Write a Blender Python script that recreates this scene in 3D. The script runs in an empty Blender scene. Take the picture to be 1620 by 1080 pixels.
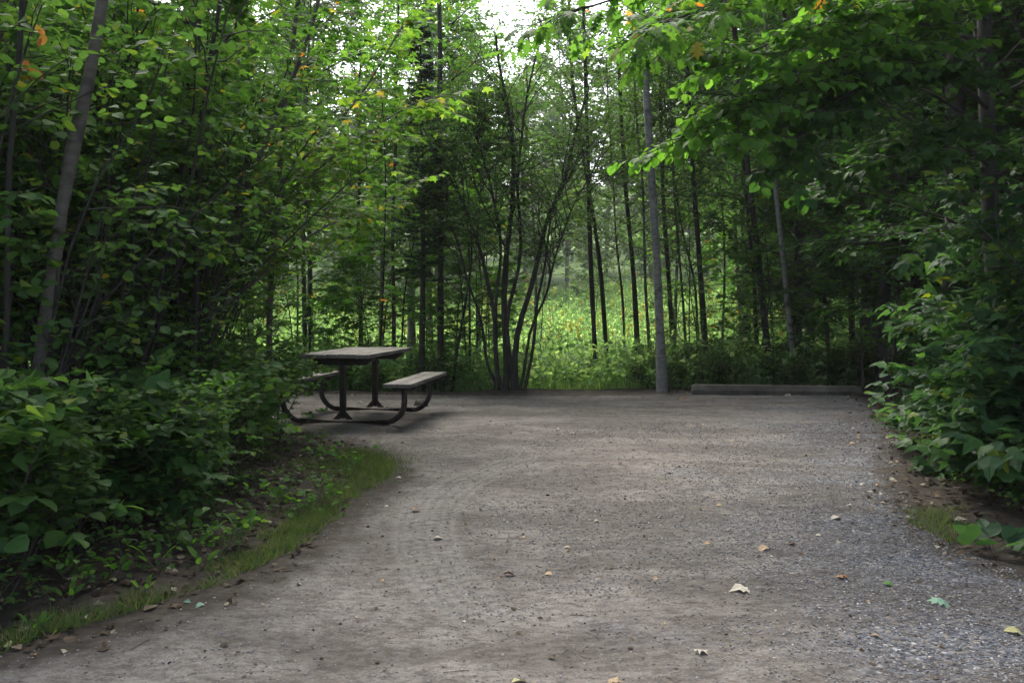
import bpy, math, random
import numpy as np
from mathutils import Vector
R = math.radians
sc = bpy.context.scene
# ------------------------------------------------------------------ camera, sky, sun, exposure
F = 1403.0; CZ = 1.22; PITCH = math.atan(50/F)
cam_d = bpy.data.cameras.new("camera"); cam = bpy.data.objects.new("camera", cam_d)
sc.collection.objects.link(cam); sc.camera = cam
cam.location = (0, 0, CZ); cam.rotation_euler = (math.pi/2-PITCH, 0, 0)
cam_d.lens = 36*F/1620; cam_d.sensor_width = 36; cam_d.clip_start = .05; cam_d.clip_end = 900
SUN_EL, SUN_AZ = R(52), R(-20)          # azimuth from +Y towards +X: the sun stands beyond the meadow
world = bpy.data.worlds.new("World"); sc.world = world; world.use_nodes = True
wn = world.node_tree.nodes; wl = world.node_tree.links
sky = wn.new("ShaderNodeTexSky"); sky.sky_type = 'NISHITA'; sky.sun_disc = False
sky.sun_elevation = SUN_EL; sky.sun_rotation = SUN_AZ; sky.air_density = 1.0; sky.dust_density = 4.0; sky.ozone_density = 1.0
hs = wn.new("ShaderNodeHueSaturation"); hs.inputs['Saturation'].default_value = .62
wl.new(sky.outputs[0], hs.inputs['Color']); wl.new(hs.outputs[0], wn['Background'].inputs[0])
wn['Background'].inputs[1].default_value = .15
sun_d = bpy.data.lights.new("sun", 'SUN'); sun = bpy.data.objects.new("sun", sun_d); sc.collection.objects.link(sun)
sun_d.energy = 2.2; sun_d.angle = R(50); sun_d.color = (1, .95, .86)
sdir = Vector((math.sin(SUN_AZ)*math.cos(SUN_EL), math.cos(SUN_AZ)*math.cos(SUN_EL), math.sin(SUN_EL)))
sun.rotation_euler = sdir.to_track_quat('Z', 'Y').to_euler(); sun.location = (0, 0, 30)
sc.view_settings.view_transform = 'Standard'; sc.view_settings.look = 'None'
sc.view_settings.exposure = 1.84; sc.view_settings.gamma = 1
sc.render.engine = 'CYCLES'
cy = sc.cycles
cy.max_bounces = 7; cy.diffuse_bounces = 4; cy.glossy_bounces = 2; cy.transmission_bounces = 5; cy.transparent_max_bounces = 4
cy.caustics_reflective = False; cy.caustics_refractive = False; cy.sample_clamp_indirect = 6
cy.use_denoising = True

# ------------------------------------------------------------------ helpers
rng = np.random.default_rng(11)
def W(px, py, D):
    """point at depth D (metres along +Y) seen at pixel px,py of the 1620x1080 photo"""
    u = (px-810)/F; v = (540-py)/F
    c, s = math.cos(PITCH), math.sin(PITCH)
    dy, dz = c+v*s, -s+v*c
    return np.array([u*D/dy, D, CZ+dz*D/dy])
def G(px, py, z=0.):
    v = (540-py)/F; c, s = math.cos(PITCH), math.sin(PITCH)
    dy, dz = c+v*s, -s+v*c
    D = (z-CZ)*dy/dz
    return W(px, py, D)
def hashv(ix, iy, seed):
    h = (ix.astype(np.int64)*374761393+iy.astype(np.int64)*668265263+seed*2147483647) & 0xffffffff
    h = ((h ^ (h >> 13))*1274126177) & 0xffffffff
    h = h ^ (h >> 16)
    return (h & 0xffff)/65535.
def vn(x, y, s, seed=0):
    x = np.asarray(x, float)/s; y = np.asarray(y, float)/s
    ix = np.floor(x); iy = np.floor(y); fx = x-ix; fy = y-iy
    fx = fx*fx*(3-2*fx); fy = fy*fy*(3-2*fy)
    a = hashv(ix, iy, seed); b = hashv(ix+1, iy, seed); c = hashv(ix, iy+1, seed); d = hashv(ix+1, iy+1, seed)
    return (a*(1-fx)+b*fx)*(1-fy)+(c*(1-fx)+d*fx)*fy-.5
def sstep(a, b, x):
    t = np.clip((x-a)/(b-a), 0, 1); return t*t*(3-2*t)
# outline of the gravel pad, anticlockwise-ish, from pixels on the ground
pad = [(-9, -6), (-4.2, 0), *[tuple(G(x, y)[:2]) for x, y in ((0, 1032), (150, 995), (300, 948), (400, 905), (470, 868), (530, 812), (590, 775), (618, 752),
       (600, 728), (545, 705), (505, 693), (430, 680))], (-4.6, 9.6), (-6.5, 10.5), (-6.8, 12.6), (-4.6, 13.25), (-2, 13.0), (0, 12.85), (1.5, 12.9), (2.6, 13.15), (5.0, 13.1),
       *[tuple(G(x, y)[:2]) for x, y in ((1395, 640), (1432, 680), (1440, 755), (1470, 815), (1540, 870), (1640, 905))], (3.6, 2.6), (6, 0), (12, -6)]
PAD = np.array(pad)
def pad_sd(x, y):
    """signed distance to the pad outline, positive inside"""
    x = np.asarray(x, float); y = np.asarray(y, float)
    d = np.full(x.shape, 1e9); ins = np.zeros(x.shape, bool)
    for i in range(len(PAD)):
        a = PAD[i]; b = PAD[(i+1) % len(PAD)]
        e = b-a; t = np.clip(((x-a[0])*e[0]+(y-a[1])*e[1])/(e@e), 0, 1)
        d = np.minimum(d, np.hypot(x-a[0]-t*e[0], y-a[1]-t*e[1]))
        c = ((a[1] > y) != (b[1] > y)) & (x < (b[0]-a[0])*(y-a[1])/((b[1]-a[1]) or 1e-9)+a[0])
        ins ^= c
    return np.where(ins, d, -d)
def gz(x, y, fine=True):
    x = np.asarray(x, float); y = np.asarray(y, float)
    side = 1-.55*sstep(4.0, 8.0, x)-.45*sstep(4, 9, -x)
    z = -1.0*sstep(13.0, 18.5, y)*side
    z = z+.075*np.clip(y-22, 0, 38)+.16*np.clip(y-60, 0, 400)
    z = z+.10*vn(x, y, 3.1, 3)*sstep(13.2, 16, y)+.5*vn(x, y, 9, 4)*sstep(18, 30, y)
    off = sstep(0, -.9, pad_sd(x, y))
    z = z+off*(.05+.10*vn(x, y, .8, 5))*(y < 15)
    if fine:
        z = z+.030*vn(x, y, 1.3, 6)+.014*vn(x, y, .35, 7)+.011*vn(x, y, .13, 8)+.008*vn(x, y, .06, 9)
    return z

def col_link(o, parent=None):
    sc.collection.objects.link(o)
    if parent is not None: o.parent = parent
    return o
def tag(o, label=None, cat=None, group=None, kind=None):
    if label: o['label'] = label
    if cat: o['category'] = cat
    if group: o['group'] = group
    if kind: o['kind'] = kind
    return o
def empty(name, loc=(0, 0, 0), rz=0, s=1):
    o = bpy.data.objects.new(name, None); o.empty_display_size = .1
    o.location = [float(v) for v in loc]; o.rotation_euler = (0, 0, rz); o.scale = (s, s, s)
    return col_link(o)

class MB:
    def __init__(s): s.v = []; s.li = []; s.ls = []; s.rn = []; s.nv = 0; s.nl = 0; s.mi = []; s.sm = []
    def add(s, V, loops, starts, rnd=None, mi=0, smooth=False):
        V = np.asarray(V, np.float32).reshape(-1, 3)
        s.v.append(V); s.li.append(np.asarray(loops, np.int64)+s.nv); s.ls.append(np.asarray(starts, np.int64)+s.nl)
        s.rn.append(np.full(len(V), .5, np.float32) if rnd is None else np.asarray(rnd, np.float32))
        s.mi.append(np.full(len(starts), mi, np.int32)); s.sm.append(np.full(len(starts), smooth, bool))
        s.nv += len(V); s.nl += len(loops)
    def polys(s, V, faces, rnd=None, mi=0, smooth=False):
        st = np.cumsum([0]+[len(f) for f in faces[:-1]]); s.add(V, [i for f in faces for i in f], st, rnd, mi, smooth)
    def tubes(s, P, Rr, sides=5, mi=0, cap=False):
        P = np.asarray(P, float); N, K, _ = P.shape
        if N == 0: return
        T = np.gradient(P, axis=1); T /= np.linalg.norm(T, axis=2, keepdims=True)+1e-9
        ref = np.where(np.abs(T[..., 2:3]) > .9, np.array([1., 0, 0]), np.array([0, 0, 1.]))
        ref = np.broadcast_to(ref[:, :1], T.shape)
        A = np.cross(T, ref); A /= np.linalg.norm(A, axis=2, keepdims=True)+1e-9
        B = np.cross(T, A)
        a = np.arange(sides)*2*math.pi/sides
        V = P[:, :, None]+Rr[:, :, None, None]*(np.cos(a)[None, None, :, None]*A[:, :, None]+np.sin(a)[None, None, :, None]*B[:, :, None])
        k = np.arange(K-1)[:, None]*sides; j = np.arange(sides)[None]; j2 = (j+1) % sides
        q = np.stack([k+j, k+j2, k+sides+j2, k+sides+j], -1).reshape(-1)
        L = (q[None]+np.arange(N)[:, None]*K*sides).reshape(-1)
        s.add(V.reshape(-1, 3), L, np.arange(len(L)//4)*4, mi=mi, smooth=True)
        if cap:
            for n in range(N):
                for kk in (0, K-1):
                    c = V[n, kk]; s.polys(c, [list(range(sides))], mi=mi)
    def leaves(s, tmpl, pos, d, n, size, rnd=None, mi=0, wid=None):
        V0, faces = tmpl; N = len(pos)
        if N == 0: return
        d = d/(np.linalg.norm(d, axis=1, keepdims=True)+1e-9)
        x = np.cross(d, n); x /= np.linalg.norm(x, axis=1, keepdims=True)+1e-9
        z = np.cross(x, d)
        wx = 1. if wid is None else wid[:, None, None]
        V = pos[:, None]+size[:, None, None]*(V0[None, :, 0:1]*x[:, None]*wx+V0[None, :, 1:2]*d[:, None]+V0[None, :, 2:3]*z[:, None])
        base = [i for f in faces for i in f]; st = np.cumsum([0]+[len(f) for f in faces[:-1]])
        k = len(V0); L = (np.array(base)[None]+np.arange(N)[:, None]*k).reshape(-1)
        S = (st[None]+np.arange(N)[:, None]*len(base)).reshape(-1)
        r = rng.random(N) if rnd is None else rnd
        s.add(V.reshape(-1, 3), L, S, np.repeat(r, k), mi)
    def box(s, c, d, ax=None, bev=0, mi=0):
        c = np.array(c, float); d = np.array(d, float)/2; ax = np.eye(3) if ax is None else np.array(ax, float)
        if bev <= 0:
            V = np.array([[i, j, k] for i in (-1, 1) for j in (-1, 1) for k in (-1, 1)])*d
            Fc = [[0, 1, 3, 2], [4, 6, 7, 5], [0, 4, 5, 1], [2, 3, 7, 6], [0, 2, 6, 4], [1, 5, 7, 3]]
        else:
            V = []; 
            for i in (-1, 1):
                for j in (-1, 1):
                    for k in (-1, 1):
                        V += [[i*d[0], j*(d[1]-bev), k*(d[2]-bev)], [i*(d[0]-bev), j*d[1], k*(d[2]-bev)], [i*(d[0]-bev), j*(d[1]-bev), k*d[2]]]
            V = np.array(V); I = lambda i, j, k, a: ((i*2+j)*2+k)*3+a
            Fc = []
            for i in (0, 1):
                Fc.append([I(i, 0, 0, 0), I(i, 0, 1, 0), I(i, 1, 1, 0), I(i, 1, 0, 0)])
                Fc.append([I(0, i, 0, 1), I(0, i, 1, 1), I(1, i, 1, 1), I(1, i, 0, 1)])
                Fc.append([I(0, 0, i, 2), I(0, 1, i, 2), I(1, 1, i, 2), I(1, 0, i, 2)])
                for j in (0, 1):
                    Fc.append([I(i, j, 0, 0), I(i, j, 1, 0), I(i, j, 1, 1), I(i, j, 0, 1)])
                    Fc.append([I(i, 0, j, 0), I(i, 1, j, 0), I(i, 1, j, 2), I(i, 0, j, 2)])
                    Fc.append([I(0, i, j, 1), I(1, i, j, 1), I(1, i, j, 2), I(0, i, j, 2)])
                    for k in (0, 1): Fc.append([I(i, j, k, 0), I(i, j, k, 1), I(i, j, k, 2)])
        V = V@ax+c
        s.polys(V, Fc, mi=mi)
    def mesh(s, name, mats):
        me = bpy.data.meshes.new(name)
        V = np.concatenate(s.v); L = np.concatenate(s.li); S = np.concatenate(s.ls)
        me.vertices.add(len(V)); me.vertices.foreach_set('co', V.reshape(-1))
        me.loops.add(len(L)); me.loops.foreach_set('vertex_index', L.astype(np.int32))
        me.polygons.add(len(S)); me.polygons.foreach_set('loop_start', S.astype(np.int32))
        me.polygons.foreach_set('material_index', np.concatenate(s.mi)); me.polygons.foreach_set('use_smooth', np.concatenate(s.sm))
        at = me.attributes.new('rnd', 'FLOAT', 'POINT'); at.data.foreach_set('value', np.concatenate(s.rn))
        for m in (mats if isinstance(mats, (list, tuple)) else [mats]): me.materials.append(m)
        me.update(calc_edges=True)
        return me
    def build(s, name, mats, parent=None, fix=False):
        me = s.mesh(name, mats)
        if fix:
            import bmesh
            b = bmesh.new(); b.from_mesh(me); bmesh.ops.recalc_face_normals(b, faces=b.faces); b.to_mesh(me); b.free()
        return col_link(bpy.data.objects.new(name, me), parent)

# ------------------------------------------------------------------ materials
def mat(name):
    m = bpy.data.materials.new(name); m.use_nodes = True
    nt = m.node_tree; b = nt.nodes['Principled BSDF']; return m, nt.nodes, nt.links, b
def ramp(nodes, stops):
    r = nodes.new('ShaderNodeValToRGB'); e = r.color_ramp.elements
    while len(e) < len(stops): e.new(.5)
    for i, (p, c) in enumerate(stops): e[i].position = p; e[i].color = (*c, 1)
    return r
def leaf_mat(name, stops, trans=.42, rough=.6, spec=.2, tint=(2.5, 2.5, 1.25)):
    m, N, L, b = mat(name)
    a = N.new('ShaderNodeAttribute'); a.attribute_name = 'rnd'
    r = ramp(N, stops); L.new(a.outputs['Fac'], r.inputs[0]); L.new(r.outputs[0], b.inputs['Base Color'])
    b.inputs['Roughness'].default_value = rough; b.inputs['Specular IOR Level'].default_value = spec
    t = N.new('ShaderNodeBsdfTranslucent'); mx = N.new('ShaderNodeMix'); mx.data_type = 'RGBA'; mx.blend_type = 'MULTIPLY'
    mx.inputs[0].default_value = 1; mx.inputs[7].default_value = (*tint, 1); L.new(r.outputs[0], mx.inputs[6]); L.new(mx.outputs[2], t.inputs[0])
    ms = N.new('ShaderNodeMixShader'); ms.inputs[0].default_value = trans
    L.new(b.outputs[0], ms.inputs[1]); L.new(t.outputs[0], ms.inputs[2]); L.new(ms.outputs[0], N['Material Output'].inputs[0])
    return m
def bark_mat(name, c1, c2, c3=None, sx=18, sz=3, bump=.5, patch=.62):
    m, N, L, b = mat(name)
    tc = N.new('ShaderNodeTexCoord'); mp = N.new('ShaderNodeMapping'); mp.inputs['Scale'].default_value = (sx, sx, sz)
    n = N.new('ShaderNodeTexNoise'); n.inputs['Scale'].default_value = 1.5; n.inputs['Detail'].default_value = 6; n.inputs['Roughness'].default_value = .65
    L.new(tc.outputs['Object'], mp.inputs[0]); L.new(mp.outputs[0], n.inputs[0])
    r = ramp(N, [(.32, c2), (.66, c1)]); L.new(n.outputs[0], r.inputs[0])
    out = r.outputs[0]
    if c3:
        n2 = N.new('ShaderNodeTexNoise'); n2.inputs['Scale'].default_value = 5; n2.inputs['Detail'].default_value = 4
        L.new(tc.outputs['Object'], n2.inputs[0]); r2 = ramp(N, [(patch-.06, (0, 0, 0)), (patch+.04, (1, 1, 1))]); L.new(n2.outputs[0], r2.inputs[0])
        mx = N.new('ShaderNodeMix'); mx.data_type = 'RGBA'; L.new(r2.outputs[0], mx.inputs[0]); L.new(out, mx.inputs[6]); mx.inputs[7].default_value = (*c3, 1); out = mx.outputs[2]
    L.new(out, b.inputs['Base Color']); b.inputs['Roughness'].default_value = .85
    bp = N.new('ShaderNodeBump'); bp.inputs['Strength'].default_value = bump; bp.inputs['Distance'].default_value = .01
    L.new(n.outputs[0], bp.inputs['Height']); L.new(bp.outputs[0], b.inputs['Normal'])
    return m
M = {}
Y = (.30, .24, .03); OR = (.42, .13, .03)
M['round'] = leaf_mat('leaf_round_green', [(0, (.036, .080, .028)), (.45, (.055, .125, .036)), (.9, (.085, .165, .038)), (.985, (.12, .18, .03)), (.995, Y)])
M['maple'] = leaf_mat('leaf_maple_green', [(0, (.035, .085, .02)), (.5, (.055, .13, .026)), (.96, (.08, .165, .03)), (.99, (.20, .20, .02)), (1, OR)], trans=.5)
M['lime'] = leaf_mat('leaf_lime_green', [(0, (.04, .11, .02)), (.5, (.058, .14, .022)), (1, (.08, .17, .03))], trans=.5)
M['warm'] = leaf_mat('leaf_turning', [(0, (.05, .12, .02)), (.6, (.08, .16, .024)), (.95, (.12, .18, .03)), (1, (.24, .17, .04))], trans=.55)
M['dark'] = leaf_mat('leaf_dark_green', [(0, (.018, .05, .014)), (.6, (.028, .075, .018)), (1, (.04, .10, .02))], trans=.35)  # also the shaded copy of lighter leaves, shade put into the colour
M['small'] = leaf_mat('leaf_small_green', [(0, (.03, .07, .018)), (.6, (.045, .10, .022)), (1, (.07, .13, .03))], trans=.45)
M['broad'] = leaf_mat('leaf_broad_bluegreen', [(0, (.022, .058, .026)), (.5, (.036, .088, .034)), (.95, (.055, .125, .036)), (1, (.16, .2, .02))], trans=.4, rough=.5)
M['needle'] = leaf_mat('needle_dark_green', [(0, (.012, .035, .012)), (1, (.025, .06, .018))], trans=.15)
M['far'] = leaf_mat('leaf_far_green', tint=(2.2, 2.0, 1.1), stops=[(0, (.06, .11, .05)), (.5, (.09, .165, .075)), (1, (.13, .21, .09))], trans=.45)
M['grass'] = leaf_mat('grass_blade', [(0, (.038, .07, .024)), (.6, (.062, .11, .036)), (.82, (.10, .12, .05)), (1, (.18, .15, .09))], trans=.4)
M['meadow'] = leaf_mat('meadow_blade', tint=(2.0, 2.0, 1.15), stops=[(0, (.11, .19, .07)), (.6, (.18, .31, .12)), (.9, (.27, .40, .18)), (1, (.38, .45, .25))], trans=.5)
M['gold'] = leaf_mat('goldenrod_flower', [(0, (.36, .34, .07)), (1, (.46, .45, .14))], trans=.3, tint=(1.2, 1.1, .7))
M['bark_dark'] = bark_mat('bark_dark', (.040, .034, .030), (.015, .013, .012), (.055, .058, .048))
M['bark_brown'] = bark_mat('bark_brown', (.085, .068, .055), (.035, .028, .024), (.10, .10, .085), sx=30, sz=6)
M['bark_grey'] = bark_mat('bark_smooth_grey', (.14, .122, .11), (.075, .066, .06), (.06, .055, .05), sx=6, sz=22, bump=.7, patch=.58)
M['bark_pale'] = bark_mat('bark_pale', (.26, .255, .245), (.11, .105, .10), (.06, .055, .05), sx=7, sz=34, bump=.6, patch=.63)
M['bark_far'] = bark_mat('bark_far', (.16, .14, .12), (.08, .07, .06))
M['litter'] = leaf_mat('dead_leaf', [(0, (.03, .02, .013)), (.5, (.06, .040, .026)), (.88, (.10, .07, .045)), (1, (.36, .32, .25))], trans=.12, rough=.7, tint=(1, 1, 1))

def soil_nodes(N, L):
    tc = N.new('ShaderNodeTexCoord')
    n = N.new('ShaderNodeTexNoise'); n.inputs['Scale'].default_value = 9; n.inputs['Detail'].default_value = 9; n.inputs['Roughness'].default_value = .7
    L.new(tc.outputs['Object'], n.inputs[0])
    r = ramp(N, [(.3, (.022, .018, .015)), (.5, (.045, .037, .030)), (.7, (.085, .070, .056))]); L.new(n.outputs[0], r.inputs[0])
    return tc, n, r
def ground_mat():
    m, N, L, b = mat('forest_soil'); tc, n, r = soil_nodes(N, L)
    sp = N.new('ShaderNodeSeparateXYZ'); L.new(tc.outputs['Object'], sp.inputs[0])
    mr = N.new('ShaderNodeMapRange'); mr.inputs[1].default_value = 15; mr.inputs[2].default_value = 20; L.new(sp.outputs[1], mr.inputs[0])
    mx = N.new('ShaderNodeMix'); mx.data_type = 'RGBA'; L.new(mr.outputs[0], mx.inputs[0]); L.new(r.outputs[0], mx.inputs[6]); mx.inputs[7].default_value = (.07, .12, .03, 1)
    L.new(mx.outputs[2], b.inputs['Base Color']); b.inputs['Roughness'].default_value = .95; b.inputs['Specular IOR Level'].default_value = .2
    bp = N.new('ShaderNodeBump'); bp.inputs['Strength'].default_value = .8; bp.inputs['Distance'].default_value = .03; L.new(n.outputs[0], bp.inputs['Height']); L.new(bp.outputs[0], b.inputs['Normal'])
    return m
def gravel_mat():
    m, N, L, b = mat('sandy_gravel'); tc, n, soil = soil_nodes(N, L)
    def noise(sc_, det=5, rough=.6, mp=None):
        k = N.new('ShaderNodeTexNoise'); k.inputs['Scale'].default_value = sc_; k.inputs['Detail'].default_value = det; k.inputs['Roughness'].default_value = rough
        src = tc.outputs['Object']
        if mp: q = N.new('ShaderNodeMapping'); q.inputs['Scale'].default_value = mp; L.new(src, q.inputs[0]); src = q.outputs[0]
        L.new(src, k.inputs[0]); return k.outputs[0]
    def mth(op, a, b_=None, c=None):
        k = N.new('ShaderNodeMath'); k.operation = op
        for i, v in enumerate((a, b_, c)):
            if v is None: continue
            if isinstance(v, (int, float)): k.inputs[i].default_value = v
            else: L.new(v, k.inputs[i])
        return k.outputs[0]
    def mix(f, a, c, bt='MIX'):
        k = N.new('ShaderNodeMix'); k.data_type = 'RGBA'; k.blend_type = bt
        if isinstance(f, float): k.inputs[0].default_value = f
        else: L.new(f, k.inputs[0])
        for i, v in ((6, a), (7, c)):
            if isinstance(v, tuple): k.inputs[i].default_value = (*v, 1)
            else: L.new(v, k.inputs[i])
        return k.outputs[2]
    sp = N.new('ShaderNodeSeparateXYZ'); L.new(tc.outputs['Object'], sp.inputs[0]); X, Yc = sp.outputs[0], sp.outputs[1]
    # sand, mottled
    sand = ramp(N, [(.28, (.118, .104, .096)), (.5, (.180, .164, .153)), (.72, (.25, .232, .218))]); L.new(noise(2.2, 8, .68), sand.inputs[0])
    grain = ramp(N, [(.3, (.55, .55, .55)), (.5, (.98, .98, .98)), (.75, (1.35, 1.35, 1.35))]); L.new(noise(95, 4, .75), grain.inputs[0])
    base = mix(1., sand.outputs[0], grain.outputs[0], 'MULTIPLY')
    # crushed grey stone showing through: denser to the near right and in patches
    vo = N.new('ShaderNodeTexVoronoi'); vo.inputs['Scale'].default_value = 62; L.new(tc.outputs['Object'], vo.inputs[0])
    sv = N.new('ShaderNodeSeparateColor'); L.new(vo.outputs['Color'], sv.inputs[0])
    st = ramp(N, [(0, (.05, .05, .058)), (.4, (.11, .12, .145)), (.75, (.165, .18, .22)), (.93, (.24, .21, .18)), (1, (.40, .40, .41))]); L.new(sv.outputs[0], st.inputs[0])
    side = mth('ADD', mth('MULTIPLY', X, .16), mth('MULTIPLY', Yc, -.045))
    msk = mth('ADD', noise(.85, 6, .62), side)
    mk = ramp(N, [(.46, (0, 0, 0)), (.64, (1, 1, 1))]); L.new(msk, mk.inputs[0])
    fm = mth('MULTIPLY', mk.outputs[0], mth('GREATER_THAN', noise(26, 3), .40))
    base = mix(fm, base, st.outputs[0])
    # damp darker drifts stretched across the drive, and dark bits
    drift = ramp(N, [(.46, (0, 0, 0)), (.56, (1, 1, 1))]); L.new(noise(1., 6, .65, (.55, 1.5, 1)), drift.inputs[0])
    base = mix(mth('MULTIPLY', drift.outputs[0], .68), base, (.088, .077, .069))
    bits = ramp(N, [(.64, (0, 0, 0)), (.70, (1, 1, 1))]); L.new(noise(34, 3, .6, (1, 2.2, 1)), bits.inputs[0])
    base = mix(mth('MULTIPLY', bits.outputs[0], .6), base, (.055, .045, .038))
    sp2 = ramp(N, [(.44, (.52, .50, .48)), (.54, (1, 1, 1))]); L.new(noise(13, 10, .82, (1, 1.6, 1)), sp2.inputs[0]); base = mix(.85, base, sp2.outputs[0], 'MULTIPLY')
    # tyre tread arc pressed into the sand, groove shade painted in as dark lines
    dx = mth('SUBTRACT', X, 3.3); dy = mth('SUBTRACT', Yc, 5.2)
    rad = mth('SQRT', mth('ADD', mth('MULTIPLY', dx, dx), mth('MULTIPLY', dy, dy))); ang = mth('ARCTAN2', dy, mth('MULTIPLY', dx, -1.0))
    def band(r0, w): 
        k = N.new('ShaderNodeMapRange'); k.interpolation_type = 'SMOOTHSTEP'; k.inputs[1].default_value = w; k.inputs[2].default_value = w*.75; L.new(mth('ABSOLUTE', mth('SUBTRACT', rad, r0)), k.inputs[0]); return k.outputs[0]
    lim = mth('MULTIPLY', mth('LESS_THAN', X, .2), mth('MULTIPLY', mth('GREATER_THAN', Yc, 3.5), mth('LESS_THAN', Yc, 7.4)))
    tread = mth('ADD', mth('SINE', mth('ADD', mth('MULTIPLY', rad, 88), mth('MULTIPLY', noise(9, 3), 5.0))), mth('MULTIPLY', mth('SINE', mth('ADD', mth('MULTIPLY', ang, 300), mth('MULTIPLY', rad, 30))), .45))
    fade = ramp(N, [(.36, (0, 0, 0)), (.46, (1, 1, 1))]); L.new(noise(3.5, 5), fade.inputs[0])
    tr = mth('MULTIPLY', mth('MULTIPLY', mth('MULTIPLY', mth('ADD', band(3.80, .17), band(5.35, .15)), lim), fade.outputs[0]), tread)
    base = mix(mth('MULTIPLY', mth('MULTIPLY', band(3.80, .20), lim), .3), base, (.24, .228, .218))
    base = mix(mth('MULTIPLY', mth('LESS_THAN', mth('ADD', tr, mth('MULTIPLY', mth('SUBTRACT', noise(30, 4), .5), 1.6)), -.6), .42), base, (.085, .077, .07))
    # edge to soil
    ea = N.new('ShaderNodeAttribute'); ea.attribute_name = 'edge'
    ed = ramp(N, [(.30, (0, 0, 0)), (.62, (1, 1, 1))]); L.new(mth('ADD', ea.outputs['Fac'], mth('MULTIPLY', mth('SUBTRACT', noise(5, 6), .5), 1.1)), ed.inputs[0])
    base = mix(ed.outputs[0], soil.outputs[0], base)
    L.new(base, b.inputs['Base Color']); b.inputs['Roughness'].default_value = .9; b.inputs['Specular IOR Level'].default_value = .25
    h = mth('ADD', mth('MULTIPLY', noise(22, 8, .72), 1.0), mth('MULTIPLY', mth('SUBTRACT', 1.0, vo.outputs['Distance']), mth('MULTIPLY', fm, .5)))
    h = mth('ADD', h, mth('MULTIPLY', tr, .38))
    bp = N.new('ShaderNodeBump'); bp.inputs['Strength'].default_value = .9; bp.inputs['Distance'].default_value = .022; L.new(h, bp.inputs['Height']); L.new(bp.outputs[0], b.inputs['Normal'])
    return m
M['soil'] = ground_mat(); M['gravel'] = gravel_mat()

# ------------------------------------------------------------------ ground and gravel pad
def axis(segs):
    out = []
    for a, b, st in segs: out += list(np.arange(a, b, st))
    return np.array(out+[segs[-1][1]])
def sheet(name, xs, ys, m, keep=None, dz=0, edge=False):
    Xg, Yg = np.meshgrid(xs, ys); Z = gz(Xg, Yg)+dz
    if not keep: Z = Z-.05*sstep(.12, .5, pad_sd(Xg, Yg))
    V = np.stack([Xg, Yg, Z], -1).reshape(-1, 3); nx = len(xs)
    i = (np.arange(len(ys)-1)[:, None]*nx+np.arange(nx-1)[None]).reshape(-1)
    q = np.stack([i, i+1, i+1+nx, i+nx], 1)
    sd = None
    if keep: sd = pad_sd(Xg, Yg).reshape(-1); q = q[(sd[q] > 0).all(1)]
    used = np.unique(q); remap = np.full(len(V), -1); remap[used] = np.arange(len(used))
    b = MB(); b.add(V[used], remap[q].reshape(-1), np.arange(len(q))*4, smooth=True)
    o = b.build(name, m)
    if edge:
        at = o.data.attributes.new('edge', 'FLOAT', 'POINT'); at.data.foreach_set('value', np.clip(sd[used]/.45, 0, 1).astype(np.float32))
    return tag(o, kind='structure')
sheet('ground', axis([(-400, -60, 40), (-60, -12, 3), (-12, 12, .14), (12, 60, 3), (60, 400, 40)]), axis([(-60, 0, 4), (0, 2, .5), (2, 16, .1), (16, 30, .3), (30, 70, 2), (70, 400, 20)]), M['soil'], dz=-.004)
sheet('gravel_pad', axis([(-9, -5, .12), (-5, 5, .033), (5, 12, .2)]), axis([(-6, 2, .3), (2, 7, .028), (7, 13.6, .045)]), M['gravel'], keep=True, edge=True)

# ------------------------------------------------------------------ leaf shapes
def T(v, f): return np.array(v, float), f
OVATE = T([(0, 0, 0), (0, .33, 0), (0, .68, -.03), (0, 1, -.14), (.27, .16, .03), (.37, .42, .06), (.25, .76, .0), (-.27, .16, .03), (-.37, .42, .06), (-.25, .76, 0)],
          [[0, 4, 5, 1], [1, 5, 6, 2], [2, 6, 3], [0, 1, 8, 7], [1, 2, 9, 8], [2, 3, 9]])
MAPLE = T([(0, 0, 0), (0, .38, 0), (.24, -.10, -.04), (.46, .10, -.10), (.30, .24, .0), (.62, .56, -.13), (.36, .53, -.02), (.23, .58, .0), (.10, .80, -.05), (0, 1.05, -.16),
           (-.24, -.10, -.04), (-.46, .10, -.10), (-.30, .24, .0), (-.62, .56, -.13), (-.36, .53, -.02), (-.23, .58, 0), (-.10, .80, -.05)],
          [[0, 2, 3, 4], [0, 4, 1], [4, 5, 6, 1], [1, 6, 7], [1, 7, 8, 9], [0, 12, 11, 10], [0, 1, 12], [12, 1, 14, 13], [1, 15, 14], [1, 9, 16, 15]])
LOBED = T([(0, 0, 0), (0, .4, 0), (.30, .0, .0), (.50, .22, -.06), (.44, .50, -.08), (.22, .56, .01), (.12, .84, -.04), (0, 1, -.13),
           (-.30, .0, .0), (-.50, .22, -.06), (-.44, .50, -.08), (-.22, .56, .01), (-.12, .84, -.04)],
          [[0, 2, 3, 1], [3, 4, 5, 1], [1, 5, 6, 7], [0, 1, 9, 8], [9, 1, 11, 10], [1, 7, 12, 11]])
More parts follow.
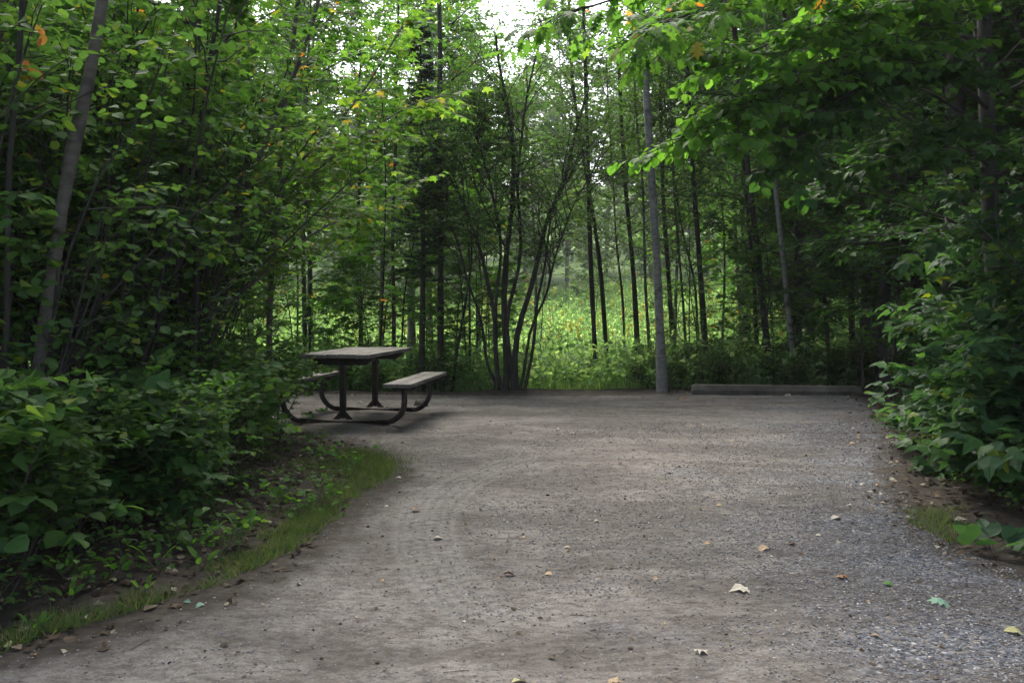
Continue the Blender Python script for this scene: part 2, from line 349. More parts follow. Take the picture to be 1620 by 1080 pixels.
OAK = T([(0, 0, 0), (0, .3, 0), (0, .6, -.02), (0, 1, -.12), (.10, .12, 0), (.28, .22, -.03), (.10, .34, .01), (.36, .50, -.05), (.13, .58, 0), (.26, .80, -.06), (.09, .80, -.03),
         (-.10, .12, 0), (-.28, .22, -.03), (-.10, .34, .01), (-.36, .50, -.05), (-.13, .58, 0), (-.26, .80, -.06), (-.09, .80, -.03)],
        [[0, 4, 1], [4, 5, 6, 1], [1, 6, 2], [6, 7, 8, 2], [2, 8, 9, 10], [2, 10, 3], [0, 1, 11], [11, 1, 13, 12], [1, 2, 13], [13, 2, 15, 14], [2, 17, 16, 15], [2, 3, 17]])
ROUND = (OVATE[0]*np.array([1.22, .95, 1]), OVATE[1])
SIMPLE = T([(0, 0, 0), (.36, .45, .07), (0, 1, -.08), (-.36, .45, .07)], [[0, 1, 2], [0, 2, 3]])
BLADE = T([(-.5, 0, 0), (.5, 0, 0), (.35, .55, .0), (-.35, .55, .0), (0, 1, .12)], [[0, 1, 2, 3], [3, 2, 4]])

# ------------------------------------------------------------------ growth
def nrm(v): return v/(np.linalg.norm(v, axis=-1, keepdims=True)+1e-9)
def grow(S, D, Ln, K=6, wander=.15, up=.0):
    N = len(S); P = np.zeros((N, K, 3)); P[:, 0] = S; d = nrm(D)
    for k in range(1, K):
        d = nrm(d+rng.normal(0, wander, (N, 3))+np.array([0, 0, up]))
        P[:, k] = P[:, k-1]+d*(Ln/(K-1))[:, None]
    return P
def sprout(P, n, t0, t1, ang, flat=.8, jit=.3):
    """n child starts per polyline: returns (pos, dir, t, parent index)"""
    N, K, _ = P.shape
    t = t0+(t1-t0)*(np.arange(n)[None]+rng.random((N, n)))/n
    f = t*(K-1); i = np.minimum(f.astype(int), K-2); w = (f-i)[..., None]; I = np.arange(N)[:, None]
    pos = P[I, i]*(1-w)+P[I, i+1]*w; Tn = nrm(P[I, i+1]-P[I, i])
    side = np.where((np.arange(n)[None]+rng.integers(0, 2, (N, 1))) % 2 == 0, 1, -1)[..., None]
    H = nrm(np.cross(Tn, np.array([0, 0, 1.]))+1e-4)*side
    S = nrm(H*flat+rng.normal(0, 1, Tn.shape)*(1-flat)); S = nrm(S-Tn*(S*Tn).sum(-1, keepdims=True))
    a = (ang+rng.normal(0, jit, t.shape))[..., None]
    d = np.cos(a)*Tn+np.sin(a)*S
    return pos.reshape(-1, 3), nrm(d).reshape(-1, 3), t.reshape(-1), np.repeat(np.arange(N), n)
def leaf_on(mb, P, n, tmpl, size, t0=.15, t1=1.0, flat=.85, tilt=.35, droop=.25, ang=.9, mi=0, petiole=.3, lo=.6):
    pos, d, t, _ = sprout(P, n, t0, t1, ang, flat, .35)
    N = len(pos); d = nrm(d+np.array([0, 0, -1.])*rng.uniform(0, 2*droop, (N, 1)))
    s = size*rng.uniform(lo, 1.15, N)
    nn = nrm(np.array([0, 0, 1.])+rng.normal(0, tilt, (N, 3)))
    mb.leaves(tmpl, pos+d*(s*petiole)[:, None], d, nn, s, mi=mi, wid=rng.uniform(.85, 1.1, N))
def path(pts, K=14, wob=.0):
    pts = np.array(pts, float); s = np.r_[0, np.cumsum(np.linalg.norm(np.diff(pts, axis=0), axis=1))]
    u = np.linspace(0, s[-1], K); P = np.stack([np.interp(u, s, pts[:, i]) for i in range(3)], 1)
    if wob: 
        n = rng.normal(0, wob, (K, 3)); n[0] = 0; n = (n+np.roll(n, 1, 0)+np.roll(n, -1, 0))/3; n[0] = 0; P = P+n
    for _ in range(1): P[1:-1] = (P[:-2]+2*P[1:-1]+P[2:])/4
    return P
def crown_on(wood, leaf, trunk, n1=14, t0=.35, t1=.98, L1=1.4, ang1=1.1, up=.03, n2=6, L2=.5, n3=10, size=.08, tmpl=SIMPLE, flat=.8, r1=.012,
             shape='round', n15=0, L15=0, tilt=.35, droop=.2, wander=.14, sides=4, mi=0, azi=None):
    """limbs > (branches) > twigs > leaves on one trunk polyline"""
    tr = trunk[None] if trunk.ndim == 2 else trunk
    pos, d, t, par = sprout(tr, n1, t0, t1, ang1, 0., .18)
    if azi is not None:
        d = nrm(d+np.array(azi)[None]*rng.uniform(.3, 1., (len(d), 1)))
    u = (t-t0)/(t1-t0+1e-9)
    prof = {'round': np.sqrt(np.clip(1-(2*u*.9-.8)**2*.75, .12, 1)), 'cone': 1.05-u*.85, 'vase': .45+.55*u, 'flat': .7+.3*(1-u)}[shape]
    Ln = L1*prof*rng.uniform(.7, 1.15, len(pos))
    P1 = grow(pos, d, Ln, 7, wander, up)
    k = np.linspace(1, .3, 7)[None]
    wood.tubes(P1, r1*(Ln/L1)[:, None]*k*np.linspace(1, .85, 7), sides)
    par1 = P1
    if n15:
        p, dd, tt, _ = sprout(P1, n15, .2, .95, .8, flat, .3)
        L = L15*(1.1-.6*tt)*rng.uniform(.7, 1.2, len(p)); P15 = grow(p, dd, L, 5, wander, up*.5)
        wood.tubes(P15, r1*.45*np.ones((len(p), 1))*np.linspace(1, .35, 5)[None], 3); par1 = P15
    p, dd, tt, _ = sprout(par1, n2, .2, 1., .85, flat, .3)
    L = L2*(1.1-.5*tt)*rng.uniform(.6, 1.2, len(p)); P2 = grow(p, dd, L, 4, wander, 0)
    wood.tubes(P2, r1*.22*np.ones((len(p), 1))*np.linspace(1, .4, 4)[None], 3)
    leaf_on(leaf, P2, n3, tmpl, size, tilt=tilt, droop=droop, mi=mi)
    return P1

def plant(name, wood, leaf, bark, lmat, loc=(0, 0, 0), wn_='trunk', ln='crown', rz=0, s=1):
    o = empty(name, loc, rz, s)
    wood.build(wn_, M[bark], o)
    leaf.build(ln, [M[x] for x in (lmat if isinstance(lmat, (list, tuple)) else [lmat])], o)
    return o
def dup(root, loc, rz=0, s=1, tilt=(0, 0)):
    r = root.copy(); sc.collection.objects.link(r); r.location = [float(v) for v in loc]; r.rotation_euler = (tilt[0], tilt[1], rz); r.scale = (s, s, s)
    for ch in root.children:
        c = ch.copy(); sc.collection.objects.link(c); c.parent = r
    return r
class Proto:
    """first placing moves the original, later ones copy it"""
    def __init__(s, mk): s.o = mk; s.used = False
    def put(s, x, y, rz, sc_, label, cat, group, z=None, tilt=(0, 0)):
        zz = float(gz(x, y, False))-.01 if z is None else z
        if not s.used:
            s.used = True; o = s.o; o.location = (float(x), float(y), zz); o.rotation_euler = (*tilt, rz); o.scale = (sc_,)*3
        else: o = dup(s.o, (x, y, zz), rz, sc_, tilt)
        if y > 45 and -.17 < x/y < .05: o.scale = (o.scale[0]*1.0, o.scale[1]*1.0, o.scale[2]*.75)
        return tag(o, label, cat, group)

# ------------------------------------------------------------------ prototypes
def mk_shrub(H, nst, spread, nleaf_twigs, size, tmpl, lmat, bark='bark_brown', name='shrub', t0=.25, n3=9, tilt=.4, droop=.22, L1=.45, up=.10, r=.007, n1=9, n2=3):
    w, l = MB(), MB()
    a = rng.uniform(0, 2*math.pi, nst); D = np.stack([np.cos(a)*spread, np.sin(a)*spread, np.ones(nst)], 1)*rng.uniform(.8, 1.2, (nst, 1))
    S = np.stack([np.cos(a), np.sin(a), np.zeros(nst)], 1)*.06*rng.random((nst, 1))
    P = grow(S, D, H*rng.uniform(.7, 1.1, nst), 8, .10, up*.3)
    w.tubes(P, r*np.ones((nst, 1))*np.linspace(1.2, .35, 8)[None], 5)
    crown_on(w, l, P, n1=n1, t0=t0, t1=1., L1=L1, ang1=1.0, n2=n2, L2=.22, n3=n3, size=size, tmpl=tmpl, r1=r*.5, tilt=tilt, droop=droop, up=up*.3)
    leaf_on(l, P[:, -3:], 6, tmpl, size, tilt=tilt)
    return plant(name, w, l, bark, lmat, wn_='stems', ln='foliage')
LOW = [Proto(mk_shrub(h, n, .6, 8, sz, tm, lm, L1=.38, t0=.15, n1=n1, n3=n3, up=.2, r=.005)) for h, n, sz, tm, lm, n1, n3 in
       ((.72, 9, .08, ROUND, 'round', 7, 6), (.9, 8, .058, OVATE, 'small', 8, 8), (.62, 8, .095, ROUND, 'round', 6, 5), (1.05, 7, .066, ROUND, 'maple', 7, 6), (.8, 9, .05, OVATE, 'round', 9, 8))]
MID = [Proto(mk_shrub(1.05+.15*i, 7, .3, 8, .075, ROUND, 'round', 'bark_dark', t0=.4, L1=.4, n1=7, n3=6)) for i in range(2)]
TALL = [Proto(mk_shrub(3.3, 13, .22, 8, .075, ROUND, 'round', 'bark_dark', 'tall_shrub', t0=.38, L1=.7, n1=11, n2=3, n3=7, r=.016)) for i in range(3)]
BROAD = [Proto(mk_shrub(1.2+.25*i, 11, .7, 8, .14, LOBED, 'broad', 'bark_dark', 'broadleaf_shrub', t0=.15, L1=.75, n1=8, n2=4, n3=5, droop=.45, tilt=.25, r=.009, up=-.05)) for i in range(3)]
EDGE = [Proto(mk_shrub(.75, 12, .5, 8, .05, OVATE, 'small', 'bark_brown', 'low_shrub', t0=.1, L1=.32, n1=9, n2=3, n3=8)) for i in range(3)]
def mk_sapling(H, lmat, tmpl, size, n1=16, L1=1.1, t0=.2, n3=9, bark='bark_dark', name='sapling', n2=6, r=.022, tilt=.28, flat=.9, L2=.42, droop=.2):
    w, l = MB(), MB()
    tr = path([(0, 0, 0), rng.normal(0, .12, 3)*[1, 1, 0]+[0, 0, H*.5], rng.normal(0, .3, 3)*[1, 1, 0]+[0, 0, H]], 14, .03)
    w.tubes(tr[None], (r*np.linspace(1.1, .25, 14))[None], 7)
    crown_on(w, l, tr, n1=n1, t0=t0, t1=1., L1=L1, ang1=1.15, n2=n2, L2=L2, n3=n3, size=size, tmpl=tmpl, flat=flat, r1=r*.4, tilt=tilt, droop=droop, up=.02, shape='cone')
    return plant(name, w, l, bark, lmat)
SAP = [Proto(mk_sapling(4.2+.8*i, 'maple', MAPLE, .13, 20, 1.35, .16+.04*i, name='maple_sapling')) for i in range(3)]
SAPL = [Proto(mk_sapling(4.6+.9*i, 'lime', MAPLE, .15, 18, 1.35, .14, name='maple_sapling', n2=5, n3=7)) for i in range(3)]  # brighter copy of the maple leaf, backlight put into the colour
SAPW = [Proto(mk_sapling(4.6, 'warm', MAPLE, .10, 17, 1.3, .3, name='maple_sapling'))]
SAPD = [Proto(mk_sapling(4.5+i, 'dark', SIMPLE, .085, 24, 1.4, .08+.1*i, name='sapling', n2=8, n3=11)) for i in range(3)]
SAPS = [Proto(mk_sapling(2.6+i*.8, 'small', SIMPLE, .06, 18, .8, .12, name='young_tree', n2=7, n3=11, r=.014)) for i in range(2)]
def mk_canopy(H, Lm, size, lmat, tmpl=SIMPLE, t0=.4, n1=20, n15=6, n2=5, n3=7, name='tree', bark='bark_dark', r=.13, L15=1.1):
    w, l = MB(), MB()
    tr = path([(0, 0, -.2), (rng.normal(0, .15), rng.normal(0, .15), H*.45), (rng.normal(0, .5), rng.normal(0, .5), H)], 16, .05)
    w.tubes(tr[None], (r*np.linspace(1.15, .2, 16))[None], 9)
    crown_on(w, l, tr, n1=n1, t0=t0, t1=1., L1=Lm, ang1=1.05, n15=n15, L15=L15, n2=n2, L2=.55, n3=n3, size=size, tmpl=tmpl, flat=.6, r1=r*.35, tilt=.4, up=.04)
    return plant(name, w, l, bark, lmat)
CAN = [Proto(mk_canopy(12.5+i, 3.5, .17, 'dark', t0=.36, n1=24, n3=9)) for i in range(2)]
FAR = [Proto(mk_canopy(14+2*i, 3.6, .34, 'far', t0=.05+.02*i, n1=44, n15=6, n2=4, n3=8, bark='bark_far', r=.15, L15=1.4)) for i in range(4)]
SCH = [Proto(mk_canopy(9.5+i, 2.2, .12, 'maple', t0=.42, n1=30, n15=5, n2=5, n3=8, bark='bark_brown', r=.06, L15=.8, name='slender_tree')) for i in range(2)]
CANL = [Proto(mk_canopy(9.5+i, 2.3, .11, 'dark', t0=.13, n1=40, n15=6, n2=6, n3=9, r=.09, L15=.9, name='leafy_tree')) for i in range(2)]
FARD = [Proto(mk_canopy(10+2*i, 3.2, .22, 'maple', t0=.06, n1=36, n15=6, n2=5, n3=8, bark='bark_dark', r=.13, L15=1.2)) for i in range(2)]
SCR = [Proto(mk_canopy(8.5+i, 2.0, .12, 'maple', t0=.24+.06*i, n1=34, n15=5, n2=5, n3=9, bark='bark_brown', r=.06, L15=.8, name='slender_tree')) for i in range(3)]
def mk_spruce(H=5.6, Rm=.62):
    w, l = MB(), MB()
    tr = path([(0, 0, 0), (.05, 0, H*.5), (0, 0, H)], 12, .01); w.tubes(tr[None], (.05*np.linspace(1.1, .15, 12))[None], 8)
    pos, d, t, _ = sprout(tr[None], 130, .30, .99, 1.5, 0., .15)
    Ln = Rm*(1.05-t)*rng.uniform(.8, 1.1, len(t))+.05; P1 = grow(pos, d, Ln, 5, .06, .05)
    w.tubes(P1, .008*np.ones((len(t), 1))*np.linspace(1, .3, 5)[None], 3)
    p, dd, tt, _ = sprout(P1, 9, .1, 1., .9, .9, .2); P2 = grow(p, dd, .2*(1.2-tt)*rng.uniform(.6, 1.2, len(p)), 3, .08, -.03)
    w.tubes(P2, .003*np.ones((len(p), 3)), 3)
    pos, d, _, _ = sprout(P2, 22, 0, 1, .8, .3, .2)
    l.leaves(BLADE, pos, d, nrm(rng.normal(0, 1, pos.shape)), rng.uniform(.035, .05, len(pos)), wid=np.full(len(pos), .3))
    return plant('spruce', w, l, 'bark_dark', 'needle')
SPR = Proto(mk_spruce())
print('protos done')

# ------------------------------------------------------------------ named trees traced by trunk line
def named_tree(name, label, group, D, line, wpx, bark, lmat, tmpl=SIMPLE, size=.07, H=None, crown=None, wob=.02, seed=None, extra=None, cat='tree', taper=.35, loc_z=None):
    pts = [W(x, y, D+(dd if False else 0)) for x, y in line]
    b = pts[0]; gzb = float(gz(b[0], b[1], False))
    if b[2] > gzb-.02: pts = [np.array([b[0]+(b[0]-pts[1][0])*.1, b[1], gzb-.05])]+pts
    base = pts[0].copy()
    if H:
        t = pts[-1]; u = nrm(pts[-1]-pts[-2]); u = nrm(u+np.array([0, 0, .7])); pts.append(t+u*(H-t[2]+gzb))
    P = path(pts, 20, wob)-base; P[0] = 0
    r = wpx/F*D/2
    w, l = MB(), MB()
    rr = r*np.linspace(1.12, taper, 20)*(1+.06*rng.normal(0, 1, 20)); rr[0] *= 1.55; rr[1] *= 1.12
    w.tubes(P[None], rr[None], 10)
    cr = dict(n1=16, t0=.4, L1=1.5, n2=6, L2=.5, n3=9, size=size, tmpl=tmpl, r1=r*.32)
    cr.update(crown or {})
    crown_on(w, l, P, **cr)
    if extra: extra(w, l, base)
    o = plant(name, w, l, bark, lmat, base)
    return tag(o, label, cat, group)
def limb_path(w, l, base, pts, r, n2=10, L2=.55, n3=10, tmpl=OVATE, size=.09, mi=0, droop=.35, tilt=.3, n15=5, L15=.7):
    P = path([W(*p) for p in pts], 12, .02)-base
    w.tubes(P[None], (r*np.linspace(1, .25, 12))[None], 7)
    p, d, t, _ = sprout(P[None], n15, .15, .98, .7, .85, .2); P1 = grow(p, d, L15*rng.uniform(.6, 1.2, len(p)), 6, .1, -.02)
    w.tubes(P1, r*.3*np.ones((len(p), 1))*np.linspace(1, .4, 6)[None], 4)
    p, d, t, _ = sprout(P1, n2, .1, 1, .8, .85, .3); P2 = grow(p, d, L2*rng.uniform(.5, 1.1, len(p)), 4, .1, -.04)
    w.tubes(P2, r*.12*np.ones((len(p), 4)), 3)
    leaf_on(l, P2, n3, tmpl, size, tilt=tilt, droop=droop, mi=mi)

mp = dict(tmpl=MAPLE)
GL = 'trees in the thicket beside the drive'
named_tree('tree', 'smooth grey trunk leaning to the right, closest to the camera in the thicket', GL, 5.0,
           [(38, 850), (45, 780), (62, 600), (80, 450), (100, 300), (118, 200), (150, 100), (165, 0)], 22, 'bark_grey', 'round', OVATE, .075, H=7, crown=dict(n1=12, t0=.42, L1=1.6, n2=6, n3=9), taper=.5)
named_tree('tree', 'straight dark trunk rising through the thicket left of the picnic table', GL, 8.2,
           [(262, 720), (278, 560), (288, 400), (292, 250), (302, 130), (310, 0)], 21, 'bark_dark', 'maple', MAPLE, .10, H=9, crown=dict(n1=20, t0=.3, L1=2.0, n2=7, n3=9, shape='flat'), taper=.5)
named_tree('tree', 'thin dark stem at the far left of the photo, kinked once near its top', GL, 4.6,
           [(-10, 880), (2, 600), (6, 350), (16, 200), (30, 80), (34, 0)], 9, 'bark_dark', 'maple', MAPLE, .09, H=5.5, crown=dict(n1=12, t0=.5, L1=1.3), taper=.6)
named_tree('maple_tree', 'slender maple between the thicket and picnic table with forked upper stem', GL, 9.6,
           [(420, 690), (428, 480), (437, 300), (452, 170), (470, 0)], 9, 'bark_grey', 'maple', MAPLE, .10, H=7.5, crown=dict(n1=22, t0=.15, L1=1.9, n2=7, n3=9, shape='flat'), taper=.5)
named_tree('maple_tree', 'dark slim stem close behind the straight dark trunk in the thicket', GL, 7.2,
           [(300, 740), (305, 500), (312, 220), (332, 120), (352, 0)], 8, 'bark_dark', 'maple', MAPLE, .10, H=6, crown=dict(n1=16, t0=.35, L1=1.4, n2=6, n3=9), taper=.6)
# yellow-green maple reaching over the table
def ex(w, l, base):
    for pts in ([(330, 420, 8.6), (450, 300, 8.8), (560, 220, 9.0), (660, 165, 9.2)], [(360, 380, 8.8), (480, 250, 9.2), (590, 130, 9.4), (640, 40, 9.6)], [(330, 500, 8.5), (430, 420, 8.9), (520, 350, 9.2), (600, 330, 9.3)]):
        limb_path(w, l, base, pts, .022, n2=7, n3=8, tmpl=MAPLE, size=.095, mi=1, n15=9, L15=.8, L2=.45)
named_tree('maple_tree', 'leaning young maple whose yellow-green sprays reach out above the picnic table', GL, 8.5,
           [(290, 715), (310, 600), (345, 450), (380, 330), (440, 180), (500, 40)], 9, 'bark_grey', ['maple', 'warm'], MAPLE, .095, H=5.6, crown=dict(n1=12, t0=.5, L1=1.2), extra=ex, taper=.5)

GB = 'trees along the back edge of the gravel'
small = dict(n1=16, t0=.5, L1=1.5, n2=7, n3=10)
named_tree('tree', 'dark straight trunk directly behind the far end of the bench', GB, 14.2, [(697, 640), (697, 500), (696, 300), (694, 120), (693, 0)], 10, 'bark_dark', 'maple', SIMPLE, .10, H=9.5,
           crown=dict(n1=24, t0=.28, L1=1.5, n2=6, n3=9, tmpl=MAPLE, size=.10, shape='flat'), taper=.5)
named_tree('tree', 'thin grey trunk seen above the far corner of the tabletop', GB, 15.5, [(625, 640), (624, 480), (622, 330), (626, 200), (628, 60)], 6, 'bark_brown', 'maple', MAPLE, .10, H=8, crown=dict(n1=22, t0=.2, L1=1.4, n2=6, n3=8, shape='flat'), taper=.6)
named_tree('tree', 'pale stout trunk half hidden behind the thin grey trunk', GB, 19, [(652, 650), (651, 520), (648, 400), (684, 210), (682, 100)], 13, 'bark_pale', 'maple', MAPLE, .11, H=12, crown=dict(n1=20, t0=.35, L1=2, n2=6, n3=8), taper=.5)
# multi-stem clump
def clump():
    D = 13.4; base = W(806, 640, D); base[2] = float(gz(base[0], base[1], False))-.03
    w, l = MB(), MB()
    stems = [([(783, 622), (786, 560), (775, 480), (762, 420), (745, 350), (722, 290), (700, 230)], 9), ([(800, 622), (800, 540), (800, 440), (812, 330), (808, 230), (802, 150), (790, 60)], 12),
             ([(816, 622), (818, 560), (824, 500), (845, 440), (862, 370), (885, 300), (903, 230), (930, 140)], 11), ([(829, 622), (838, 560), (846, 470), (858, 410), (876, 350), (905, 280), (940, 210)], 6),
             ([(796, 622), (790, 560), (780, 500), (786, 430), (795, 380), (782, 300), (760, 230), (735, 160)], 7), ([(812, 622), (808, 500), (818, 440), (828, 360), (815, 290), (822, 200), (842, 120), (860, 50)], 8),
             ([(786, 610), (768, 520), (742, 420), (712, 340), (690, 260), (684, 200)], 5.5), ([(822, 615), (852, 500), (880, 410), (912, 320), (950, 250)], 5.5), ([(800, 560), (804, 450), (806, 400), (770, 330), (748, 270), (765, 170)], 5)]
    for s, wp in stems:
        n = len(s); pts = [W(x, y, D+.35*((k/n)*math.sin(wp*3.1+x))) for k, (x, y) in enumerate(s)]
        P = path(pts, 18, .06)-base
        w.tubes(P[None], (.85*wp/F*D/2*np.linspace(1.1, .35, 18))[None], 7)
        crown_on(w, l, P, n1=20, t0=.42, t1=1., L1=1.1, ang1=.75, n15=4, L15=.55, n2=3, L2=.35, n3=7, size=.065, tmpl=SIMPLE, r1=.011, wander=.16, up=.05)
    o = plant('multi_stem_tree', w, l, 'bark_dark', 'small', base)
    tag(o, 'vase-shaped clump of several dark crooked stems rising from one foot', 'tree', GB)
clump()
TR = [('dark straight trunk before the goldenrod, left one of a close pair', 15.5, [(943, 640), (942, 560), (936, 440), (931, 300), (927, 150), (922, 20)], 8, 'bark_dark'),
      ('dark trunk before the goldenrod, right one of a close pair, curving away from its neighbour', 15.8, [(963, 640), (961, 560), (952, 430), (936, 330), (920, 230), (905, 130), (900, 0)], 7, 'bark_dark'),
      ('very thin dark stem between the close pair and the pale birch-like trunk', 16.5, [(990, 640), (989, 560), (984, 460), (974, 360), (966, 250)], 4, 'bark_brown'),
      ('dark slender trunk with a long gentle curve, second tree left of the pale trunk', 16, [(1014, 640), (1011, 570), (1003, 450), (994, 350), (985, 240), (978, 80)], 8, 'bark_dark'),
      ('thin greyish trunk just left of the pale trunk', 15.6, [(1031, 640), (1027, 560), (1020, 430), (1018, 300), (1006, 180), (1000, 60)], 5, 'bark_grey'),
      ('dark trunk half hidden just right of the pale trunk', 16.5, [(1072, 640), (1066, 560), (1058, 440), (1050, 330), (1046, 180), (1042, 40)], 8, 'bark_dark'),
      ('very thin stem right of the pale trunk leaning slightly to the left', 15, [(1091, 640), (1087, 560), (1078, 450), (1068, 330), (1060, 200)], 4, 'bark_brown'),
      ('dark trunk behind the left end of the concrete wheel stop', 15, [(1120, 640), (1117, 560), (1108, 440), (1100, 320), (1092, 200), (1085, 40)], 9, 'bark_dark'),
      ('thin dark stem just left of the trunk at the wheel stop end', 16, [(1106, 640), (1104, 560), (1102, 450), (1078, 360), (1060, 250)], 4, 'bark_dark'),
      ('dark trunk behind the middle of the wheel stop, bowed near its foot', 14.6, [(1221, 640), (1217, 570), (1206, 480), (1196, 380), (1184, 270), (1170, 120), (1160, 20)], 10, 'bark_dark'),
      ('slim dark stem left of the bowed trunk behind the wheel stop', 15.5, [(1200, 640), (1197, 560), (1192, 430), (1182, 330), (1172, 200)], 6, 'bark_dark'),
      ('stout nearly black trunk deep in the shaded wood behind the wheel stop', 18, [(1286, 640), (1283, 560), (1278, 430), (1270, 280), (1264, 120), (1262, 20)], 15, 'bark_dark'),
      ('dark trunk behind the right end of the wheel stop', 16.5, [(1352, 640), (1349, 560), (1345, 420), (1341, 280), (1336, 150), (1330, 0)], 9, 'bark_dark'),
      ('thin stem between the stout black trunk and the trunk at the wheel stop end', 16, [(1316, 640), (1312, 560), (1300, 420), (1296, 300), (1290, 150)], 6, 'bark_brown'),
      ('dark thin trunk deep in the shade left of the big rough trunk', 13.5, [(1500, 640), (1499, 500), (1496, 350), (1495, 200), (1490, 60)], 11, 'bark_dark')]
for i, (lab, D, line, wp, bk) in enumerate(TR):
    named_tree('slender_tree', lab, GB, D, line, wp, bk, 'small' if i < 9 else 'dark', SIMPLE, .065 if i < 9 else .08, H=8.5 if wp > 5 else 6.5,
               crown=dict(n1=34, t0=.36 if i < 9 else .30, L1=1.35 if i < 9 else 1.8, n2=9, n3=11, r1=.009, shape='flat'), wob=.012, taper=.5)
named_tree('pale_tree', 'tall pale grey trunk with ringed bark, brightest along the gravel edge', GB, 13.2,
           [(1048, 628), (1046, 560), (1041, 450), (1034, 340), (1028, 230), (1021, 120), (1014, 0)], 12.5, 'bark_pale', 'maple', SIMPLE, .09, H=10, crown=dict(n1=18, t0=.52, L1=2.0, n2=7, n3=10), wob=.008, taper=.6)
named_tree('pale_tree', 'thin pale grey trunk leaning left behind the right half of the wheel stop', GB, 14,
           [(1260, 632), (1256, 580), (1246, 480), (1238, 400), (1228, 310), (1219, 220), (1212, 100)], 8, 'bark_pale', 'dark', SIMPLE, .08, H=8.5, crown=dict(n1=20, t0=.45, L1=1.7, n2=7, n3=10), wob=.008, taper=.5)
# big right tree carrying the overhanging limbs
def ex(w, l, base):
    A = dict(n2=9, n3=10, tmpl=ROUND, size=.09, mi=0, L2=.38, L15=.5, droop=.6)
    limb_path(w, l, base, [(1560, 80, 7.6), (1470, 50, 7.2), (1390, 65, 6.8), (1300, 110, 6.5), (1190, 150, 6.3), (1125, 195, 6.2)], .03, n15=24, **A)
    limb_path(w, l, base, [(1560, 30, 7.6), (1440, 0, 7.0), (1300, 40, 6.6), (1240, 60, 6.4), (1160, 95, 6.3)], .025, n15=20, **A)
    limb_path(w, l, base, [(1562, 170, 7.6), (1480, 100, 7.1), (1400, 110, 6.6), (1330, 160, 6.4), (1260, 215, 6.3)], .022, n15=15, **{**A, 'mi': 1})  # this limb and the next take darker leaves, their shade painted in
    limb_path(w, l, base, [(1562, 260, 7.6), (1500, 210, 7.1), (1430, 230, 6.9), (1360, 270, 6.8)], .02, n15=10, **{**A, 'mi': 1})
named_tree('tree', 'big rough dark trunk carrying long limbs that arch over the drive', 'trees in the shaded wood', 7.8,
           [(1578, 690), (1574, 500), (1568, 300), (1562, 150), (1556, 0)], 24, 'bark_dark', ['lime', 'dark'], OVATE, .10, H=9, crown=dict(n1=40, t0=.18, L1=2.0, n15=5, L15=.9, n2=5, n3=8, mi=1, size=.10, tmpl=SIMPLE), extra=ex, taper=.6)
def ex(w, l, base):
    A = dict(n2=8, n3=8, tmpl=OAK, size=.14, mi=0, L2=.38, L15=.6, droop=.6)
    limb_path(w, l, base, [(1750, -200, 6.6), (1400, -90, 6.2), (1200, -20, 5.9), (1080, 30, 5.7), (990, 60, 5.6)], .025, n15=12, **A)
    limb_path(w, l, base, [(1750, -250, 6.6), (1350, -160, 6.4), (1130, -60, 6.2), (1010, -10, 6.1), (900, 20, 6.2)], .025, n15=12, **A)
named_tree('oak_tree', 'oak whose lobed leaves hang into the top of the view right of the sky gap', 'trees in the shaded wood', 6.6,
           [(1800, 800), (1800, 500), (1790, 100), (1770, -150)], 40, 'bark_dark', ['maple', 'dark'], OAK, .13, H=9, crown=dict(n1=18, t0=.5, L1=2.6, n15=4, L15=1., n2=4, n3=7, size=.13, tmpl=SIMPLE, mi=1), extra=ex, taper=.6)
o = SPR.put(*W(666, 600, 13.5)[:2], 0, 1., 'narrow dark young spruce standing between the two trunks behind the picnic table', 'spruce', None)
print('named done')
# ------------------------------------------------------------------ thicket beside the drive
_o = 'first second third fourth fifth sixth seventh eighth ninth tenth eleventh twelfth thirteenth fourteenth fifteenth sixteenth seventeenth eighteenth nineteenth twentieth'.split()
ORD = _o+['twenty-'+w for w in _o[:9]]+['thirtieth']+['thirty-'+w for w in _o[:9]]+['fortieth']
def scatter_row(protos, pts, lab, cat, group, s0=.85, s1=1.15):
    order = sorted(range(len(pts)), key=lambda i: pts[i][0]/max(pts[i][1], .5)); rank = {k: n for n, k in enumerate(order)}
    for i, (x, y) in enumerate(pts):
        L = lab if isinstance(lab, str) else lab[i]
        if isinstance(lab, str) and '#' in lab: L = lab.replace('#', ORD[rank[i]] if rank[i] else 'leftmost').replace('leftmost from the left', 'leftmost')
        protos[i % len(protos)].put(x, y, rng.uniform(0, 6.28), rng.uniform(s0, s1), L, cat, group)
def jit(pts, a=.15): return [(x+rng.uniform(-a, a), y+rng.uniform(-a, a)) for x, y in pts]
front = [tuple(G(x, y)[:2]) for x, y in ((-60, 940), (30, 925), (110, 885), (180, 870), (260, 838), (330, 800), (380, 775), (430, 745), (475, 722), (505, 702))]
FL = ['low round-leaved shrub beside the foot of the leaning grey trunk, nearest the camera', 'low round-leaved shrub in front of the leaning grey trunk', 'low shrub with overlapping round leaves, third from the near end of the verge',
      'round-leaved shrub standing over the broad weeds on the verge', 'shrub with drooping dark leaves at the middle of the verge', 'shrub with a few yellow leaves behind the grassy verge',
      'low leafy shrub behind the widest grass of the verge', 'low shrub above the bare soil between two grass patches', 'leafy shrub just before the corner of the thicket', 'shrub at the corner of the thicket facing the picnic table']
scatter_row(LOW, [(x-(.06 if y < 6.2 else .74 if y > 7.2 else .45), y+.12) for x, y in front], FL, 'shrub', 'low shrubs along the verge', .7, 1.25)
scatter_row(LOW+EDGE[:2], jit([(x-1.0, y+.3) for x, y in front]), 'round-leaved shrub behind the verge, # from the left of the second thicket row', 'shrub', 'second row of thicket shrubs', .6, 1.1)
